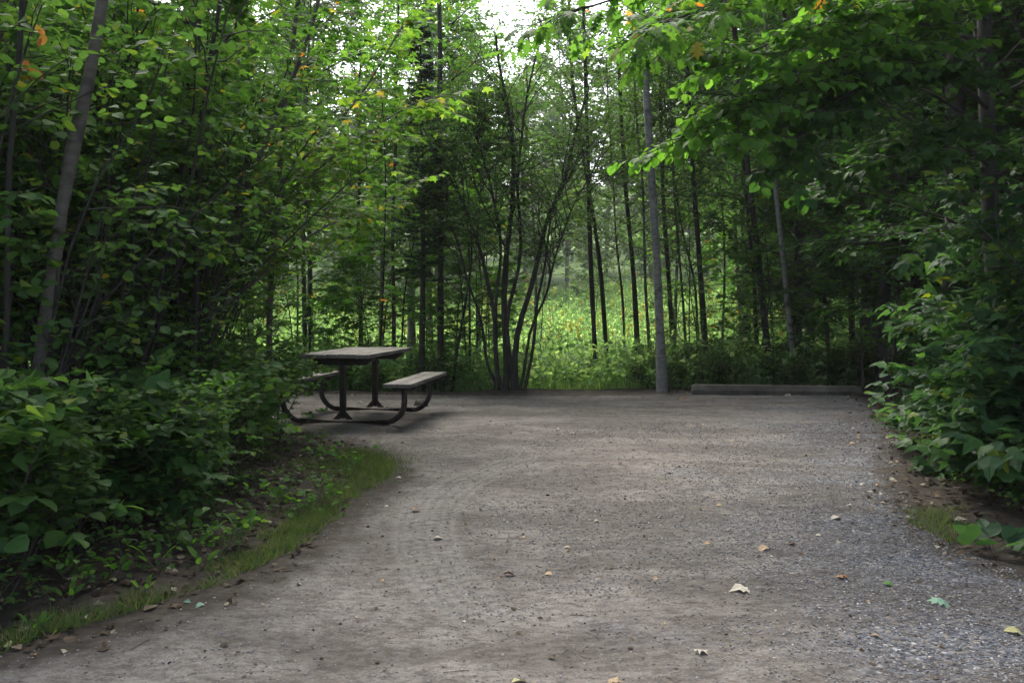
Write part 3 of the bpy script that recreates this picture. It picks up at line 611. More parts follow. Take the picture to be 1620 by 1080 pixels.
scatter_row(MID, jit([(x-1.7, y+.5) for x, y in front[::1]], .25), 'chest-high round-leaved shrub, # from the left of those inside the thicket', 'shrub', 'inner thicket shrubs', .5, 1.1)
scatter_row(TALL, jit([(-3.5, 4.5), (-3.7, 6.2), (-3.5, 7.2), (-4.1, 7.9), (-3.3, 8.9), (-3.9, 9.0), (-4.9, 6.2), (-5.2, 8.6), (-4.4, 4.6), (-5.9, 10.2), (-6.6, 8.5), (-3.2, 5.6)], .2),
            'tall many-stemmed shrub, # from the left of those in the thicket', 'tall shrub', 'tall shrubs of the thicket', .9, 1.15)
scatter_row(SAP, jit([(-3.3, 7.9), (-4.2, 10.4), (-5.6, 12.4), (-4.9, 9.4), (-3.2, 9.0), (-5.0, 11.2), (-3.9, 11.6), (-4.9, 7.2), (-4.4, 8.2), (-5.6, 9.8), (-3.4, 9.7), (-7, 12), (-6.0, 7.2), (-8.6, 11), (-5.6, 14.2), (-8.2, 14.2), (-7.5, 9.2), (-4.7, 5.6)], .2), 'broad-leaved maple sapling, # from the left of those in the thicket', 'maple sapling', 'maple saplings of the thicket', .85, 1.15)
WISP = [Proto(mk_shrub(2.3+.3*i, 9, .3, 8, .062, ROUND, 'round', 'bark_dark', 'slender_shrub', t0=.32, L1=.55, n1=8, n2=3, n3=5, r=.009)) for i in range(3)]
scatter_row(WISP, jit([(-2.75, 4.9), (-3.0, 5.7), (-2.8, 6.3), (-3.15, 7.4), (-3.3, 8.3), (-3.0, 8.9), (-3.2, 6.9), (-3.4, 8.1), (-3.2, 4.3), (-3.8, 5.3), (-3.0, 9.5), (-4.4, 9.9)], .12), 'slender many-stemmed shrub with sparse small leaves, # from the left', 'shrub', 'slender shrubs rising from the thicket front', .8, 1.15)
STEM = [Proto(mk_shrub(3.8, 12, .26, 8, .07, ROUND, 'round', 'bark_dark', 'bare_stemmed_shrub', t0=.62, L1=.6, n1=9, n2=3, n3=6, r=.013)) for i in range(2)]
scatter_row(STEM, jit([(-2.95, 5.3), (-2.9, 6.3), (-2.75, 7.3), (-3.1, 8.2), (-3.7, 5.9), (-3.9, 7.2)], .08), 'shrub with bare dark lower stems fanning upward, # from the left', 'shrub', 'bare-stemmed shrubs in the thicket', .85, 1.05)
# behind the table
scatter_row(SAPL+SAP[:1]+SAPW, jit([(-4.4, 14.4), (-3.3, 14.6), (-2.4, 15.0), (-.95, 15.2), (-2.0, 15.9), (-3.6, 15.4), (-2.7, 16.9), (-4.7, 15.6), (-1.5, 18.4), (-5.2, 13.9), (-.6, 16.2), (-.62, 14.7), (-.35, 17.2), (-1.0, 13.9), (-2.9, 16.2), (-1.9, 17.4), (-3.9, 16.5), (-5.6, 16.6), (-2.9, 17.8), (-1.0, 16.8), (-6.8, 18), (-4.8, 19)], .2),
            'bright maple sapling, # from the left of those beyond the picnic table', 'maple sapling', 'maple saplings beyond the picnic table', .75, 1.1)
scatter_row(EDGE, jit([(x, 13.6+.35*abs(math.sin(x*3))) for x in [*np.arange(-6.5, -.9, .55), *np.arange(2.0, 6.9, .5)]], .15), 'low small-leaved bush, # from the left along the back edge of the gravel', 'bush', 'low bushes along the back edge of the gravel', .55, .95)
scatter_row(EDGE, [(3.3, 5.0), (3.55, 5.6), (3.8, 6.3), (4.05, 7.0), (4.2, 7.7), (4.7, 8.6), (5.3, 9.6), (5.8, 10.8), (6.2, 12.0)], 'small-leaved bush at the foot of the broad-leaved shrubs, # from the left', 'bush', 'bushes at the foot of the right shrubs', .6, .95)
scatter_row(EDGE, jit([(x, 14.8+.5*abs(math.sin(x*2))) for x in np.arange(1.2, 8.2, .6)], .2), 'dark small-leaved bush, # from the left in the row behind the wheel stop', 'bush', 'second row of bushes behind the wheel stop', .9, 1.4)
scatter_row(SAPS, jit([(-2.3, 14.6), (-.7, 14.4), (.7, 16.2), (2.3, 14.8), (2.9, 14.3), (3.4, 15.4), (3.0, 16.6), (4.1, 14.9), (1.2, 17.5), (4.4, 16.4)], .15), 'small layered young tree, # from the left at the back edge of the gravel', 'young tree', 'young trees along the back edge', .55, .95)
# shaded wood on the right
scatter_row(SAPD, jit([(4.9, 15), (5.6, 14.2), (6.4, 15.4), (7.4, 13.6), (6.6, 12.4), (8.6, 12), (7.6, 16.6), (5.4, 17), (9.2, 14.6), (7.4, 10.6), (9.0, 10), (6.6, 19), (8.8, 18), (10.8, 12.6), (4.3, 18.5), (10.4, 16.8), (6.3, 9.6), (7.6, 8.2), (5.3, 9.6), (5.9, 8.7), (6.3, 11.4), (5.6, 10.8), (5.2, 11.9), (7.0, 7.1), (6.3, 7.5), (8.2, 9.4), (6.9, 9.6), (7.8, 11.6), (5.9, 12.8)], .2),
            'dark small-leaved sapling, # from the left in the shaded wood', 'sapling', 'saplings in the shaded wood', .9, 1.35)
scatter_row(SAP, jit([(3.9, 14.6), (4.2, 15.8), (3.4, 17), (5.3, 12.9), (6.9, 13.9), (5.2, 15.9)], .15), 'layered maple sapling, # from the left of those behind the wheel stop', 'maple sapling', 'maple saplings behind the wheel stop', .6, .9)
BL = ['broad-leaved shrub hanging over the drive at its right edge, nearest the camera', 'broad-leaved shrub just behind the nearest one at the right edge', 'big-leaved shrub whose sprays reach furthest out over the gravel', 'broad-leaved shrub bordering the gravel beyond the furthest-reaching sprays',
      'broad-leaved shrub in the shade behind the row bordering the drive', 'tall broad-leaved shrub before the big rough trunk', 'broad-leaved shrub beside the foot of the big rough trunk', 'last broad-leaved shrub before the shaded wood', 'broad-leaved shrub cut by the right side of the photo', 'low dark broad-leaved shrub under the overhanging limbs']
scatter_row(BROAD, [(3.75, 5.4), (4.0, 6.2), (4.35, 7.2), (4.9, 8.3), (4.7, 6.0), (5.1, 7.0), (5.6, 7.9), (6.1, 9.3), (4.4, 4.9), (5.9, 6.5)], BL, 'shrub', 'broad-leaved shrubs at the right of the drive', .88, 1.08)
SEED = [Proto(mk_shrub(.55, 7, .8, 8, .12, LOBED, 'broad', 'bark_dark', 'broadleaf_seedling', t0=.2, L1=.3, n1=5, n2=2, n3=4, droop=.4, tilt=.3, r=.004))]
BIGR = [Proto(mk_shrub(2.5, 10, .5, 8, .13, LOBED, 'broad', 'bark_dark', 'tall_broadleaf_shrub', t0=.2, L1=.9, n1=11, n2=4, n3=5, droop=.45, tilt=.25, r=.012, up=-.03))]
scatter_row(BIGR, [(4.9, 6.9), (5.4, 8.3), (4.3, 5.5), (5.9, 9.7)], ['tall broad-leaved shrub rising over the middle of the right shrubs', 'tall broad-leaved shrub in front of the big rough trunk', 'tall broad-leaved shrub nearest the camera on the right', 'tall broad-leaved shrub furthest back on the right'], 'shrub', 'tall shrubs at the right of the drive', .85, 1.05)
scatter_row(SEED, [(3.15, 5.2), (3.5, 6.0), (3.75, 6.9), (4.05, 7.8), (4.5, 8.9), (5.3, 10.2), (3.7, 7.5), (5.6, 11.4), (3.35, 5.7), (4.1, 8.3), (3.6, 6.5), (4.8, 9.5)], 'small broad-leaved seedling, # from the left at the foot of the right shrubs', 'seedling', 'seedlings at the foot of the right shrubs', .7, 1.25)
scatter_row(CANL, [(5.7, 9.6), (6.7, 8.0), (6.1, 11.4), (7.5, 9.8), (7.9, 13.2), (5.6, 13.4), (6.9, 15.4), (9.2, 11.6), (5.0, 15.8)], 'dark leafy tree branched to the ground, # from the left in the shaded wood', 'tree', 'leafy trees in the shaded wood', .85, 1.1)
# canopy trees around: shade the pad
scatter_row(CAN, jit([(5.0, 10.2), (4.5, 3.3), (4.15, 6.6), (6.2, 10.8), (8.6, 14.6), (7.3, 17.6), (10.5, 9), (5.6, 5.2), (9, 5), (4.8, .6), (-5.2, 2.2), (-3.4, -2.2), (1.4, -4.6), (5.6, -4), (-8.6, 4.2), (12, 13), (11, 18.5), (7.2, 7.4), (8.2, 12.2), (6.9, 2.8), (-1, -8), (5.6, 21), (13.5, 22), (9.4, 23)], .2),
            'tall dark canopy tree around the drive, # from the left', 'tree', 'tall canopy trees around the drive', .9, 1.1)
SPRT = [Proto(mk_shrub(.19, 5, .8, 8, .042, OVATE, lm, 'bark_brown', 'leafy_sprout', t0=.3, L1=.08, n1=3, n2=1, n3=3, r=.002)) for lm in ('round', 'small', 'lime')]
scatter_row(SPRT, jit([(x-.02+.16*(i % 3)-.16, y-.1) for i, (x, y) in enumerate([tuple(G(a, b)[:2]) for a, b in ((60, 960), (120, 940), (160, 905), (215, 890), (250, 880), (290, 872), (335, 850), (370, 830), (410, 812), (440, 790), (475, 765), (500, 742), (20, 985), (350, 870), (455, 800), (520, 720))])], .06),
            'low leafy sprout on the soil between shrubs and grass, # from the left', 'sprout', 'leafy sprouts on the verge', .6, 1.2)
scatter_row(MID, [(-2.22, 8.3)], ['small upright shrub whose leaves overlap the near end of the table'], 'shrub', 'inner thicket shrubs', .8, .8)
scatter_row(SPRT, [(3.0, 5.1), (3.1, 5.7), (3.3, 6.2), (3.45, 6.7), (3.6, 7.3), (3.75, 8.0), (3.0, 4.7), (3.9, 8.8), (4.2, 9.6), (3.25, 5.4)], 'low leafy sprout at the foot of the right shrubs, # from the left', 'sprout', 'leafy sprouts at the right of the drive', .8, 1.5)
BRD = [Proto(mk_shrub(.75, 8, .6, 8, .14, LOBED, 'dark', 'bark_dark', 'maple_seedling', t0=.25, L1=.35, n1=5, n2=2, n3=4, droop=.4, tilt=.25, r=.005))]
scatter_row(BRD, [(-2.15, 4.7), (-2.35, 5.5), (-2.75, 7.5)], ['dark large-leaved maple seedling pushing out of the round-leaved shrubs, nearest of three', 'dark large-leaved maple seedling above the spoon-leaved weeds', 'large-leaved maple seedling near the corner of the thicket'], 'seedling', 'maple seedlings in the thicket front', .9, 1.1)
# beyond
scatter_row(SCH, jit([(-3.9, 25.5), (-1.9, 22.5), (.5, 27), (-.7, 24.5), (-2.6, 27), (-4.2, 17.5), (-5.6, 18.4), (-3.4, 19.4), (-7.2, 17.6), (-2.6, 21), (-6.2, 21), (-8.8, 16.5), (-5.2, 12.2), (-6.4, 13.6)], .2),
            'slim high-crowned tree, # from the left of those beyond the thicket', 'tree', 'slim high-crowned trees beyond the thicket', .85, 1.1)
scatter_row(SCR, jit([(-8.5, 19.5), (-4.6, 20), (5.6, 21.5), (5.8, 19.4), (6.6, 21.5), (8, 20), (9.6, 21), (-10.5, 21), (4.2, 24), (7.2, 25), (11, 24)], .3),
            'slim leafy tree, # from the left of those behind the back edge trees', 'tree', 'slim trees behind the back edge', .8, 1.1)
pts = []
for D, xs in ((22, (9, 12.5)), (27, (-14, 8.6, 12, 15.5, 19)), (34, (-18, -13, 8.8, 13, 17, 21.5, 26)), (44, (-22, -17, -11, 12, 17, 22, 28, 34))):
    pts += [(x, D) for x in xs]
scatter_row(FARD, jit(pts, .8), 'leafy tree, # from the left of those flanking the meadow', 'tree', 'trees flanking the meadow', .8, 1.15)
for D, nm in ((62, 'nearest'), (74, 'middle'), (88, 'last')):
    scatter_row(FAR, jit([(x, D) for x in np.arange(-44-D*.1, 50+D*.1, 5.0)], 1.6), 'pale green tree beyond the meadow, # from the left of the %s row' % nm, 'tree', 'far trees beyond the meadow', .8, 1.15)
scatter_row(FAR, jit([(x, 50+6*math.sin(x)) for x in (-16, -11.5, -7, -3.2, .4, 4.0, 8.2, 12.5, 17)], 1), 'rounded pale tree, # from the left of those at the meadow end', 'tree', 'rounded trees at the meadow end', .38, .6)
scatter_row(SAPS, jit([(2.3, 28), (-.4, 31), (4.2, 36), (1.2, 25), (6, 30), (-3, 26), (4.4, 22), (-.5, 18.8)], .5), 'lone young tree, # from the left of those standing in the meadow', 'young tree', 'young trees in the meadow', .9, 1.3)
print('plants done')
# ------------------------------------------------------------------ meadow, grass, litter, pebbles
def blades(name, x, y, h, wdt, m, lean=.35, z=None, rnd=None):
    N = len(x); pos = np.stack([x, y, gz(x, y) if z is None else z], 1)
    d = nrm(np.stack([rng.normal(0, lean, N), rng.normal(0, lean, N), np.ones(N)], 1)); n = nrm(np.stack([rng.normal(0, 1, N), rng.normal(0, 1, N), np.full(N, .1)], 1))
    b = MB(); b.leaves(BLADE, pos, d, n, h, wid=wdt/h, rnd=rnd); return tag(b.build(name, m), kind='stuff')
def in_meadow(n, y0, y1):
    y = y0*(y1/y0)**rng.random(n); x = (rng.random(n)-.5)*(y*1.0+6)+1; return x, y
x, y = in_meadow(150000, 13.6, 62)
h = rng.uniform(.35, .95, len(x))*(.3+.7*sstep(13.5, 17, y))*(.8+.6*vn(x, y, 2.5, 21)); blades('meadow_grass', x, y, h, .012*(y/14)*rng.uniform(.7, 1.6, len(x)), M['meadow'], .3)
def herbs():
    x, y = in_meadow(11000, 13.5, 60); N = len(x); h = rng.uniform(.35, 1.45, N)*(.45+.55*sstep(13.5, 16.5, y))
    S = np.stack([x, y, gz(x, y)], 1); P = grow(S, np.stack([rng.normal(0, .1, N), rng.normal(0, .1, N), np.ones(N)], 1), h, 4, .05)
    b = MB(); b.tubes(P, .004*(y/14)[:, None]*np.ones((N, 4)), 3)
    leaf_on(b, P, 14, SIMPLE, .13, tilt=.5, ang=1.0, flat=.2, droop=.1, t0=.2)
    tag(b.build('meadow_herbs', M['meadow']), kind='stuff')
    k = rng.random(N) < (-.2+.40*sstep(19, 30, y)+.5*vn(x, y, 3, 31)); Q = P[k][:, 2:]; b = MB()
    p, d, t, _ = sprout(Q, 16, .3, 1., .9, .1, .2); s = (.05+.06*rng.random(len(p)))*np.repeat((y[k]/26)**.6, 16)
    b.leaves(SIMPLE, p, nrm(d+np.array([0, 0, .3])), nrm(rng.normal(0, 1, p.shape)), s*1.25)
    tag(b.build('goldenrod_flowers', M['gold']), kind='stuff')
herbs()
def near_edge(n, seg, w0, w1):
    """random points along pixel polyline seg on the ground, offset to the left by w0..w1 m"""
    p = np.array([G(a, b)[:2] for a, b in seg]); s = np.r_[0, np.cumsum(np.linalg.norm(np.diff(p, axis=0), axis=1))]
    u = rng.random(n)*s[-1]; q = np.stack([np.interp(u, s, p[:, i]) for i in (0, 1)], 1); t = rng.uniform(w0, w1, n); return q[:, 0]+t, q[:, 1]
segL = ((-60, 1040), (0, 1015), (150, 972), (300, 925), (400, 885), (470, 850), (530, 800), (590, 760), (600, 735), (545, 712))
x, y = near_edge(42000, segL, -.33, .12); k = rng.random(len(x))*.8 < .8*vn(x, y, .30, 40)+.6*vn(x, y, .1, 41)+.52-3.2*np.abs(pad_sd(x, y)+.05); x, y = x[k], y[k]
xs_, ys_ = near_edge(16000, segL, -.95, -.1); k = (vn(xs_, ys_, .16, 47)+.5*vn(xs_, ys_, .5, 48) > .22) & (pad_sd(xs_, ys_) < .0); x = np.r_[x, xs_[k]]; y = np.r_[y, ys_[k]]
x2 = rng.normal(-1.18, .17, 4200); y2 = rng.normal(6.75, .42, 4200); x = np.r_[x, x2]; y = np.r_[y, y2]
x3 = rng.uniform(2.3, 3.1, 3500); y3 = rng.uniform(4.6, 5.4, 3500); k = (vn(x3, y3, .25, 44) > .05) & (np.abs(pad_sd(x3, y3)) < .25); x = np.r_[x, x3[k]]; y = np.r_[y, y3[k]]
blades('verge_grass', x, y, rng.uniform(.02, .075, len(x)), rng.uniform(.002, .004, len(x)), M['grass'], .6)
def flat_scatter(name, x, y, size, tmpls, m, tilt=.35, lift=.004, wid=None, rnd=None):
    b = MB(); idx = rng.integers(0, len(tmpls), len(x))
    for i, t in enumerate(tmpls):
        k = idx == i; n = k.sum(); a = rng.uniform(0, 6.28, n)
        d = np.stack([np.cos(a), np.sin(a), rng.normal(0, .12, n)], 1); nn = nrm(np.array([0, 0, 1.])+rng.normal(0, tilt, (n, 3)))*np.where(rng.random((n, 1)) < .5, 1, -1)
        b.leaves(t, np.stack([x[k], y[k], gz(x[k], y[k])+lift], 1), d, nn, size[k], wid=None if wid is None else wid[k], rnd=None if rnd is None else rnd[k])
    return tag(b.build(name, m), kind='stuff')
n = 21000; x = np.r_[rng.uniform(-6, -1, n), rng.uniform(2.2, 8, n)]; y = np.r_[rng.uniform(3, 13, n), rng.uniform(3.5, 14.5, n)]
k = pad_sd(x, y)+.22*rng.normal(0, 1, len(x)) < -.05; x, y = x[k], y[k]
flat_scatter('leaf_litter', x, y, rng.uniform(.02, .055, len(x)), [OVATE, MAPLE, SIMPLE], M['litter'], .45, .008, rnd=rng.random(len(x))**1.3)
x = rng.uniform(-3.5, 6, 9000); y = 2.6*(13/2.6)**rng.random(9000); sd = pad_sd(x, y); k = (sd > 0) & (rng.random(9000) < .16+.75*np.exp(-sd/.5)*(x > 0)+.2*sstep(9, 12, y)); x, y = x[k], y[k]
flat_scatter('leaf_scraps', x, y, rng.uniform(.008, .028, len(x)), [SIMPLE, OVATE], M['litter'], .4, .004, rnd=rng.random(len(x)))
def twigs():
    N = 260; x = rng.uniform(-3.5, 5, N); y = 2.8*(13/2.8)**rng.random(N); k = pad_sd(x, y) > -.3; x, y = x[k], y[k]; N = len(x)
    a = rng.uniform(0, 6.28, N); P = grow(np.stack([x, y, gz(x, y)+.004], 1), np.stack([np.cos(a), np.sin(a), 0*a], 1), rng.uniform(.02, .10, N), 4, .22)
    P[:, :, 2] = gz(P[:, :, 0], P[:, :, 1])+.004; b = MB(); b.tubes(P, .0013*np.ones((N, 4)), 4); tag(b.build('fallen_twigs', M['bark_brown']), kind='stuff')
twigs()
def pebble_mat():
    m, N, L, b = mat('pebble'); a = N.new('ShaderNodeAttribute'); a.attribute_name = 'rnd'
    r = ramp(N, [(0, (.05, .047, .045)), (.3, (.10, .10, .108)), (.6, (.145, .155, .185)), (.85, (.20, .175, .15)), (.97, (.24, .24, .25)), (1, (.36, .36, .36))]); L.new(a.outputs['Fac'], r.inputs[0]); L.new(r.outputs[0], b.inputs['Base Color'])
    b.inputs['Roughness'].default_value = .8; return m
M['pebble'] = pebble_mat()
def pebbles(name, x, y, s, rnd, flat=.6):
    N = len(x); O = np.array([(1, 0, 0), (0, 1, 0), (-1, 0, 0), (0, -1, 0), (.55, .55, .55), (-.5, .5, .6), (-.5, -.55, .5), (.5, -.5, .6), (0, 0, -.5)], float)
    Fc = [[4, 5, 6, 7], [0, 1, 4], [1, 2, 5], [2, 3, 6], [3, 0, 7], [0, 4, 7], [1, 5, 4], [2, 6, 5], [3, 7, 6], [0, 8, 1], [1, 8, 2], [2, 8, 3], [3, 8, 0]]
    a = rng.uniform(0, 6.28, N); b = MB()
    d = np.stack([np.cos(a), np.sin(a), rng.normal(0, .2, N)], 1); nn = nrm(np.array([0, 0, 1.])+rng.normal(0, .3, (N, 3)))
    V0 = O.copy(); V0[:, 2] *= flat
    b.leaves((V0, Fc), np.stack([x, y, gz(x, y)+s*.15], 1), d, nn, s, rnd=rnd, wid=rng.uniform(.6, 1, N)); return tag(b.build(name, M['pebble']), kind='stuff')
n = 150000; x = rng.uniform(-4, 5, n); y = 2.5*(9.5/2.5)**rng.random(n)
k = (pad_sd(x, y) > .05) & (rng.random(n) < np.clip(.14+1.2*(vn(x, y, .9, 51)+.5*vn(x, y, .3, 52)+.24*x-.05*(y-3)), .11, 1)); x, y = x[k], y[k]
pebbles('loose_gravel', x, y, rng.uniform(.003, .0075, len(x))*(1+.06*(y-3)), rng.random(len(x)))
n = 900; x = rng.uniform(-4, 6, n); y = 3*(13/3)**rng.random(n); k = pad_sd(x, y) > 0
pebbles('dirt_clods', x[k], y[k], rng.uniform(.004, .013, k.sum())*rng.uniform(.5, 1, k.sum()), .1+rng.random(k.sum())*.4, .7)
print('ground cover done')
# ------------------------------------------------------------------ picnic table
def wood_mat():
    m, N, L, b = mat('weathered_wood'); tc = N.new('ShaderNodeTexCoord'); mp_ = N.new('ShaderNodeMapping'); mp_.inputs['Scale'].default_value = (22, 1.6, 22)
    n = N.new('ShaderNodeTexNoise'); n.inputs['Scale'].default_value = 2.2; n.inputs['Detail'].default_value = 8; n.inputs['Roughness'].default_value = .7; L.new(tc.outputs['Object'], mp_.inputs[0]); L.new(mp_.outputs[0], n.inputs[0])
    r = ramp(N, [(.3, (.06, .054, .05)), (.5, (.165, .152, .142)), (.7, (.27, .255, .24))]); L.new(n.outputs[0], r.inputs[0])
    n2 = N.new('ShaderNodeTexNoise'); n2.inputs['Scale'].default_value = 3.5; n2.inputs['Detail'].default_value = 5; L.new(tc.outputs['Object'], n2.inputs[0]); r2 = ramp(N, [(.35, (.5, .48, .46)), (.6, (1, 1, 1))]); L.new(n2.outputs[0], r2.inputs[0])
    mx = N.new('ShaderNodeMix'); mx.data_type = 'RGBA'; mx.blend_type = 'MULTIPLY'; mx.inputs[0].default_value = 1; L.new(r.outputs[0], mx.inputs[6]); L.new(r2.outputs[0], mx.inputs[7])
    L.new(mx.outputs[2], b.inputs['Base Color']); b.inputs['Roughness'].default_value = .7
    bp = N.new('ShaderNodeBump'); bp.inputs['Strength'].default_value = .5; bp.inputs['Distance'].default_value = .004; L.new(n.outputs[0], bp.inputs['Height']); L.new(bp.outputs[0], b.inputs['Normal']); return m
def steel_mat():
    m, N, L, b = mat('brown_painted_steel'); tc = N.new('ShaderNodeTexCoord'); n = N.new('ShaderNodeTexNoise'); n.inputs['Scale'].default_value = 14; n.inputs['Detail'].default_value = 6; L.new(tc.outputs['Object'], n.inputs[0])
    r = ramp(N, [(.4, (.022, .016, .014)), (.62, (.04, .028, .024)), (.75, (.08, .045, .03))]); L.new(n.outputs[0], r.inputs[0]); L.new(r.outputs[0], b.inputs['Base Color']); b.inputs['Roughness'].default_value = .42; b.inputs['Metallic'].default_value = .25; return m
M['wood'] = wood_mat(); M['steel'] = steel_mat()
def picnic_table():
    t = empty('picnic_table', (-1.72, 10.0, float(gz(-1.72, 10., False))+.0), -R(7.5))
    tag(t, 'weathered grey wooden picnic table with attached benches on a dark bent-pipe frame', 'picnic table')
    Lh = .92
    b = MB()
    for i, x in enumerate(np.linspace(-.302, .302, 5)): b.box((x, rng.uniform(-.008, .008), .742+rng.uniform(-.002, .002)), (.142, 2*Lh, .04), bev=.005)
    b.build('tabletop', M['wood'], t, fix=True)
    for s in (-1, 1):
        b = MB()
        for dx in (-.074, .074): b.box((s*.67+dx, rng.uniform(-.006, .006), .445+rng.uniform(-.002, .002)), (.140, 2*Lh, .04), bev=.005)
        be = b.build('bench', M['wood'], t, fix=True)
        for yy in (-.6, .6):
            b = MB(); b.box((s*.67, yy, .4), (.25, .06, .048), bev=.008); b.build('bench_bracket', M['steel'], be, fix=True)
    r = .031
    for yy in (-.6, .6):
        pts = []
        for s in (-1, 1):
            arc = [(s*(.45+.22*math.sin(a)), yy, r+.22-.22*math.cos(a)) for a in np.linspace(0, math.pi/2, 8)]
            seg = [(s*.67, yy, z) for z in (.34, .40)]
            pts.append(arc+seg)
        P = np.array(pts[0][::-1]+pts[1], float); b = MB(); b.tubes(P[None], np.full((1, len(P)), r), 14, cap=True); b.build('base_pipe', M['steel'], t)
        b = MB(); b.box((0, yy, .38), (.062, .062, .62), bev=.006); p = b.build('post', M['steel'], t, fix=True)
        b = MB()
        for s in (-1, 1):
            V = np.array([(s*.032, yy-.004, .055), (s*.11, yy-.004, .055), (s*.032, yy-.004, .14), (s*.032, yy+.004, .055), (s*.11, yy+.004, .055), (s*.032, yy+.004, .14)])
            b.polys(V, [[0, 1, 2], [3, 5, 4], [0, 3, 4, 1], [1, 4, 5, 2], [2, 5, 3, 0]])
        b.build('gusset', M['steel'], p, fix=True)
        # channel under the top with bevelled ends
        b = MB(); e = .35; z1, z0 = .7195, .635
        V = []
        for y2 in (yy-.028, yy+.028): V += [(-e, y2, z1), (e, y2, z1), (e, y2, z1-.018), (e-.09, y2, z0), (-e+.09, y2, z0), (-e, y2, z1-.018)]
        b.polys(np.array(V), [[0, 1, 2, 3, 4, 5], [11, 10, 9, 8, 7, 6]]+[[i, (i+1) % 6, 6+(i+1) % 6, 6+i] for i in range(6)]); b.build('crossbeam', M['steel'], t, fix=True)
picnic_table()
def concrete_mat():
    m, N, L, b = mat('weathered_concrete'); tc = N.new('ShaderNodeTexCoord'); n = N.new('ShaderNodeTexNoise'); n.inputs['Scale'].default_value = 2.5; n.inputs['Detail'].default_value = 10; n.inputs['Roughness'].default_value = .7; L.new(tc.outputs['Object'], n.inputs[0])
    r = ramp(N, [(.35, (.035, .03, .026)), (.55, (.095, .083, .073)), (.75, (.17, .155, .14))]); L.new(n.outputs[0], r.inputs[0]); L.new(r.outputs[0], b.inputs['Base Color']); b.inputs['Roughness'].default_value = .9
    n3 = N.new('ShaderNodeTexNoise'); n3.inputs['Scale'].default_value = 60; n3.inputs['Detail'].default_value = 5; L.new(tc.outputs['Object'], n3.inputs[0])
    bp = N.new('ShaderNodeBump'); bp.inputs['Strength'].default_value = .5; bp.inputs['Distance'].default_value = .01; L.new(n3.outputs[0], bp.inputs['Height']); L.new(bp.outputs[0], b.inputs['Normal']); return m
M['concrete'] = concrete_mat()
def wheel_stop():
    a = G(1094, 623); c = G(1361, 626); L = float(np.linalg.norm(c-a)); ang = math.atan2(c[1]-a[1], c[0]-a[0]); mid = (a+c)/2
    b = MB(); prof = [(-.10, -.03), (-.10, .06), (-.062, .125), (-.045, .135), (.045, .135), (.062, .125), (.10, .06), (.10, -.03)]
    xs = np.r_[-L/2, -L/2+.015, -L/2+.06, np.linspace(-L/2+.15, L/2-.15, 24), L/2-.06, L/2-.015, L/2]; V = []
    for x in xs:
        e = min(x+L/2, L/2-x); q = min(1, .82+.18*math.sqrt(max(e, 0)/.06)) if e < .06 else 1
        for (py, pz) in prof: V.append((x, py*q+rng.normal(0, .0015), pz*(q if pz > 0 else 1)+rng.normal(0, .0015)))
    n = len(prof); Fc = [[k*n+j, k*n+(j+1) % n, (k+1)*n+(j+1) % n, (k+1)*n+j] for k in range(len(xs)-1) for j in range(n)]+[list(range(n)), list(range((len(xs)-1)*n, len(xs)*n))[::-1]]
    b.polys(np.array(V), Fc); o = b.build('wheel_stop', M['concrete'], fix=True); o.location = (*mid[:2], float(gz(mid[0], mid[1], False))+.005); o.rotation_euler = (0, 0, ang)
    tag(o, 'long low weathered concrete wheel stop lying at the back edge of the gravel', 'wheel stop')
wheel_stop()
def rock(name, p, s, label, cat, m, seed=0):
    import bmesh
    bm = bmesh.new(); bmesh.ops.create_icosphere(bm, subdivisions=3, radius=1)
    for v in bm.verts:
        c = v.co; f = 1+.22*math.sin(c.x*2.3+seed)*math.cos(c.y*2.9+seed*2)+.10*math.sin(c.z*5+c.x*4+seed); v.co = Vector((c.x*s[0]*f, c.y*s[1]*f, max(c.z, -.5)*s[2]*f))
    me = bpy.data.meshes.new(name); bm.to_mesh(me); bm.free(); me.materials.append(m)
    for q in me.polygons: q.use_smooth = True
    o = col_link(bpy.data.objects.new(name, me)); o.location = (float(p[0]), float(p[1]), float(gz(p[0], p[1], False))+s[2]*.35); return tag(o, label, cat)
rock('rock', G(667, 641), (.09, .07, .06), 'pale rounded stone half buried in the gravel behind the bench leg', 'stone', M['concrete'], 1)
rock('rock', G(491, 811), (.035, .03, .02), 'small dark stone at the tip of the grassy verge', 'stone', M['bark_brown'], 4)
def fire_pit():
    p = G(392, 642); t = empty('fire_pit', (p[0], p[1], float(gz(p[0], p[1], False))), R(12)); tag(t, 'dark rusty steel fire box with raised grate, seen through the thicket beside the table', 'fire pit')
    b = MB()
    for (c, d) in (((0, -.3, .13), (.78, .012, .28)), ((-.39, 0, .13), (.012, .6, .28)), ((.39, 0, .13), (.012, .6, .28)), ((0, .3, .13), (.78, .012, .28))): b.box(c, d)
    b.build('fire_box', M['steel'], t, fix=True)
    b = MB()
    for x in np.linspace(-.3, .3, 11): b.box((x, .06, .40), (.012, .42, .012))
    for y in (-.15, .27): b.box((0, y, .40), (.66, .016, .02))
    b.build('grate', M['steel'], t, fix=True)
    b = MB()
    for x in (-.34, .34): b.box((x, .1, .33), (.02, .05, .2))
    b.build('grate_support', M['steel'], t, fix=True)
fire_pit()
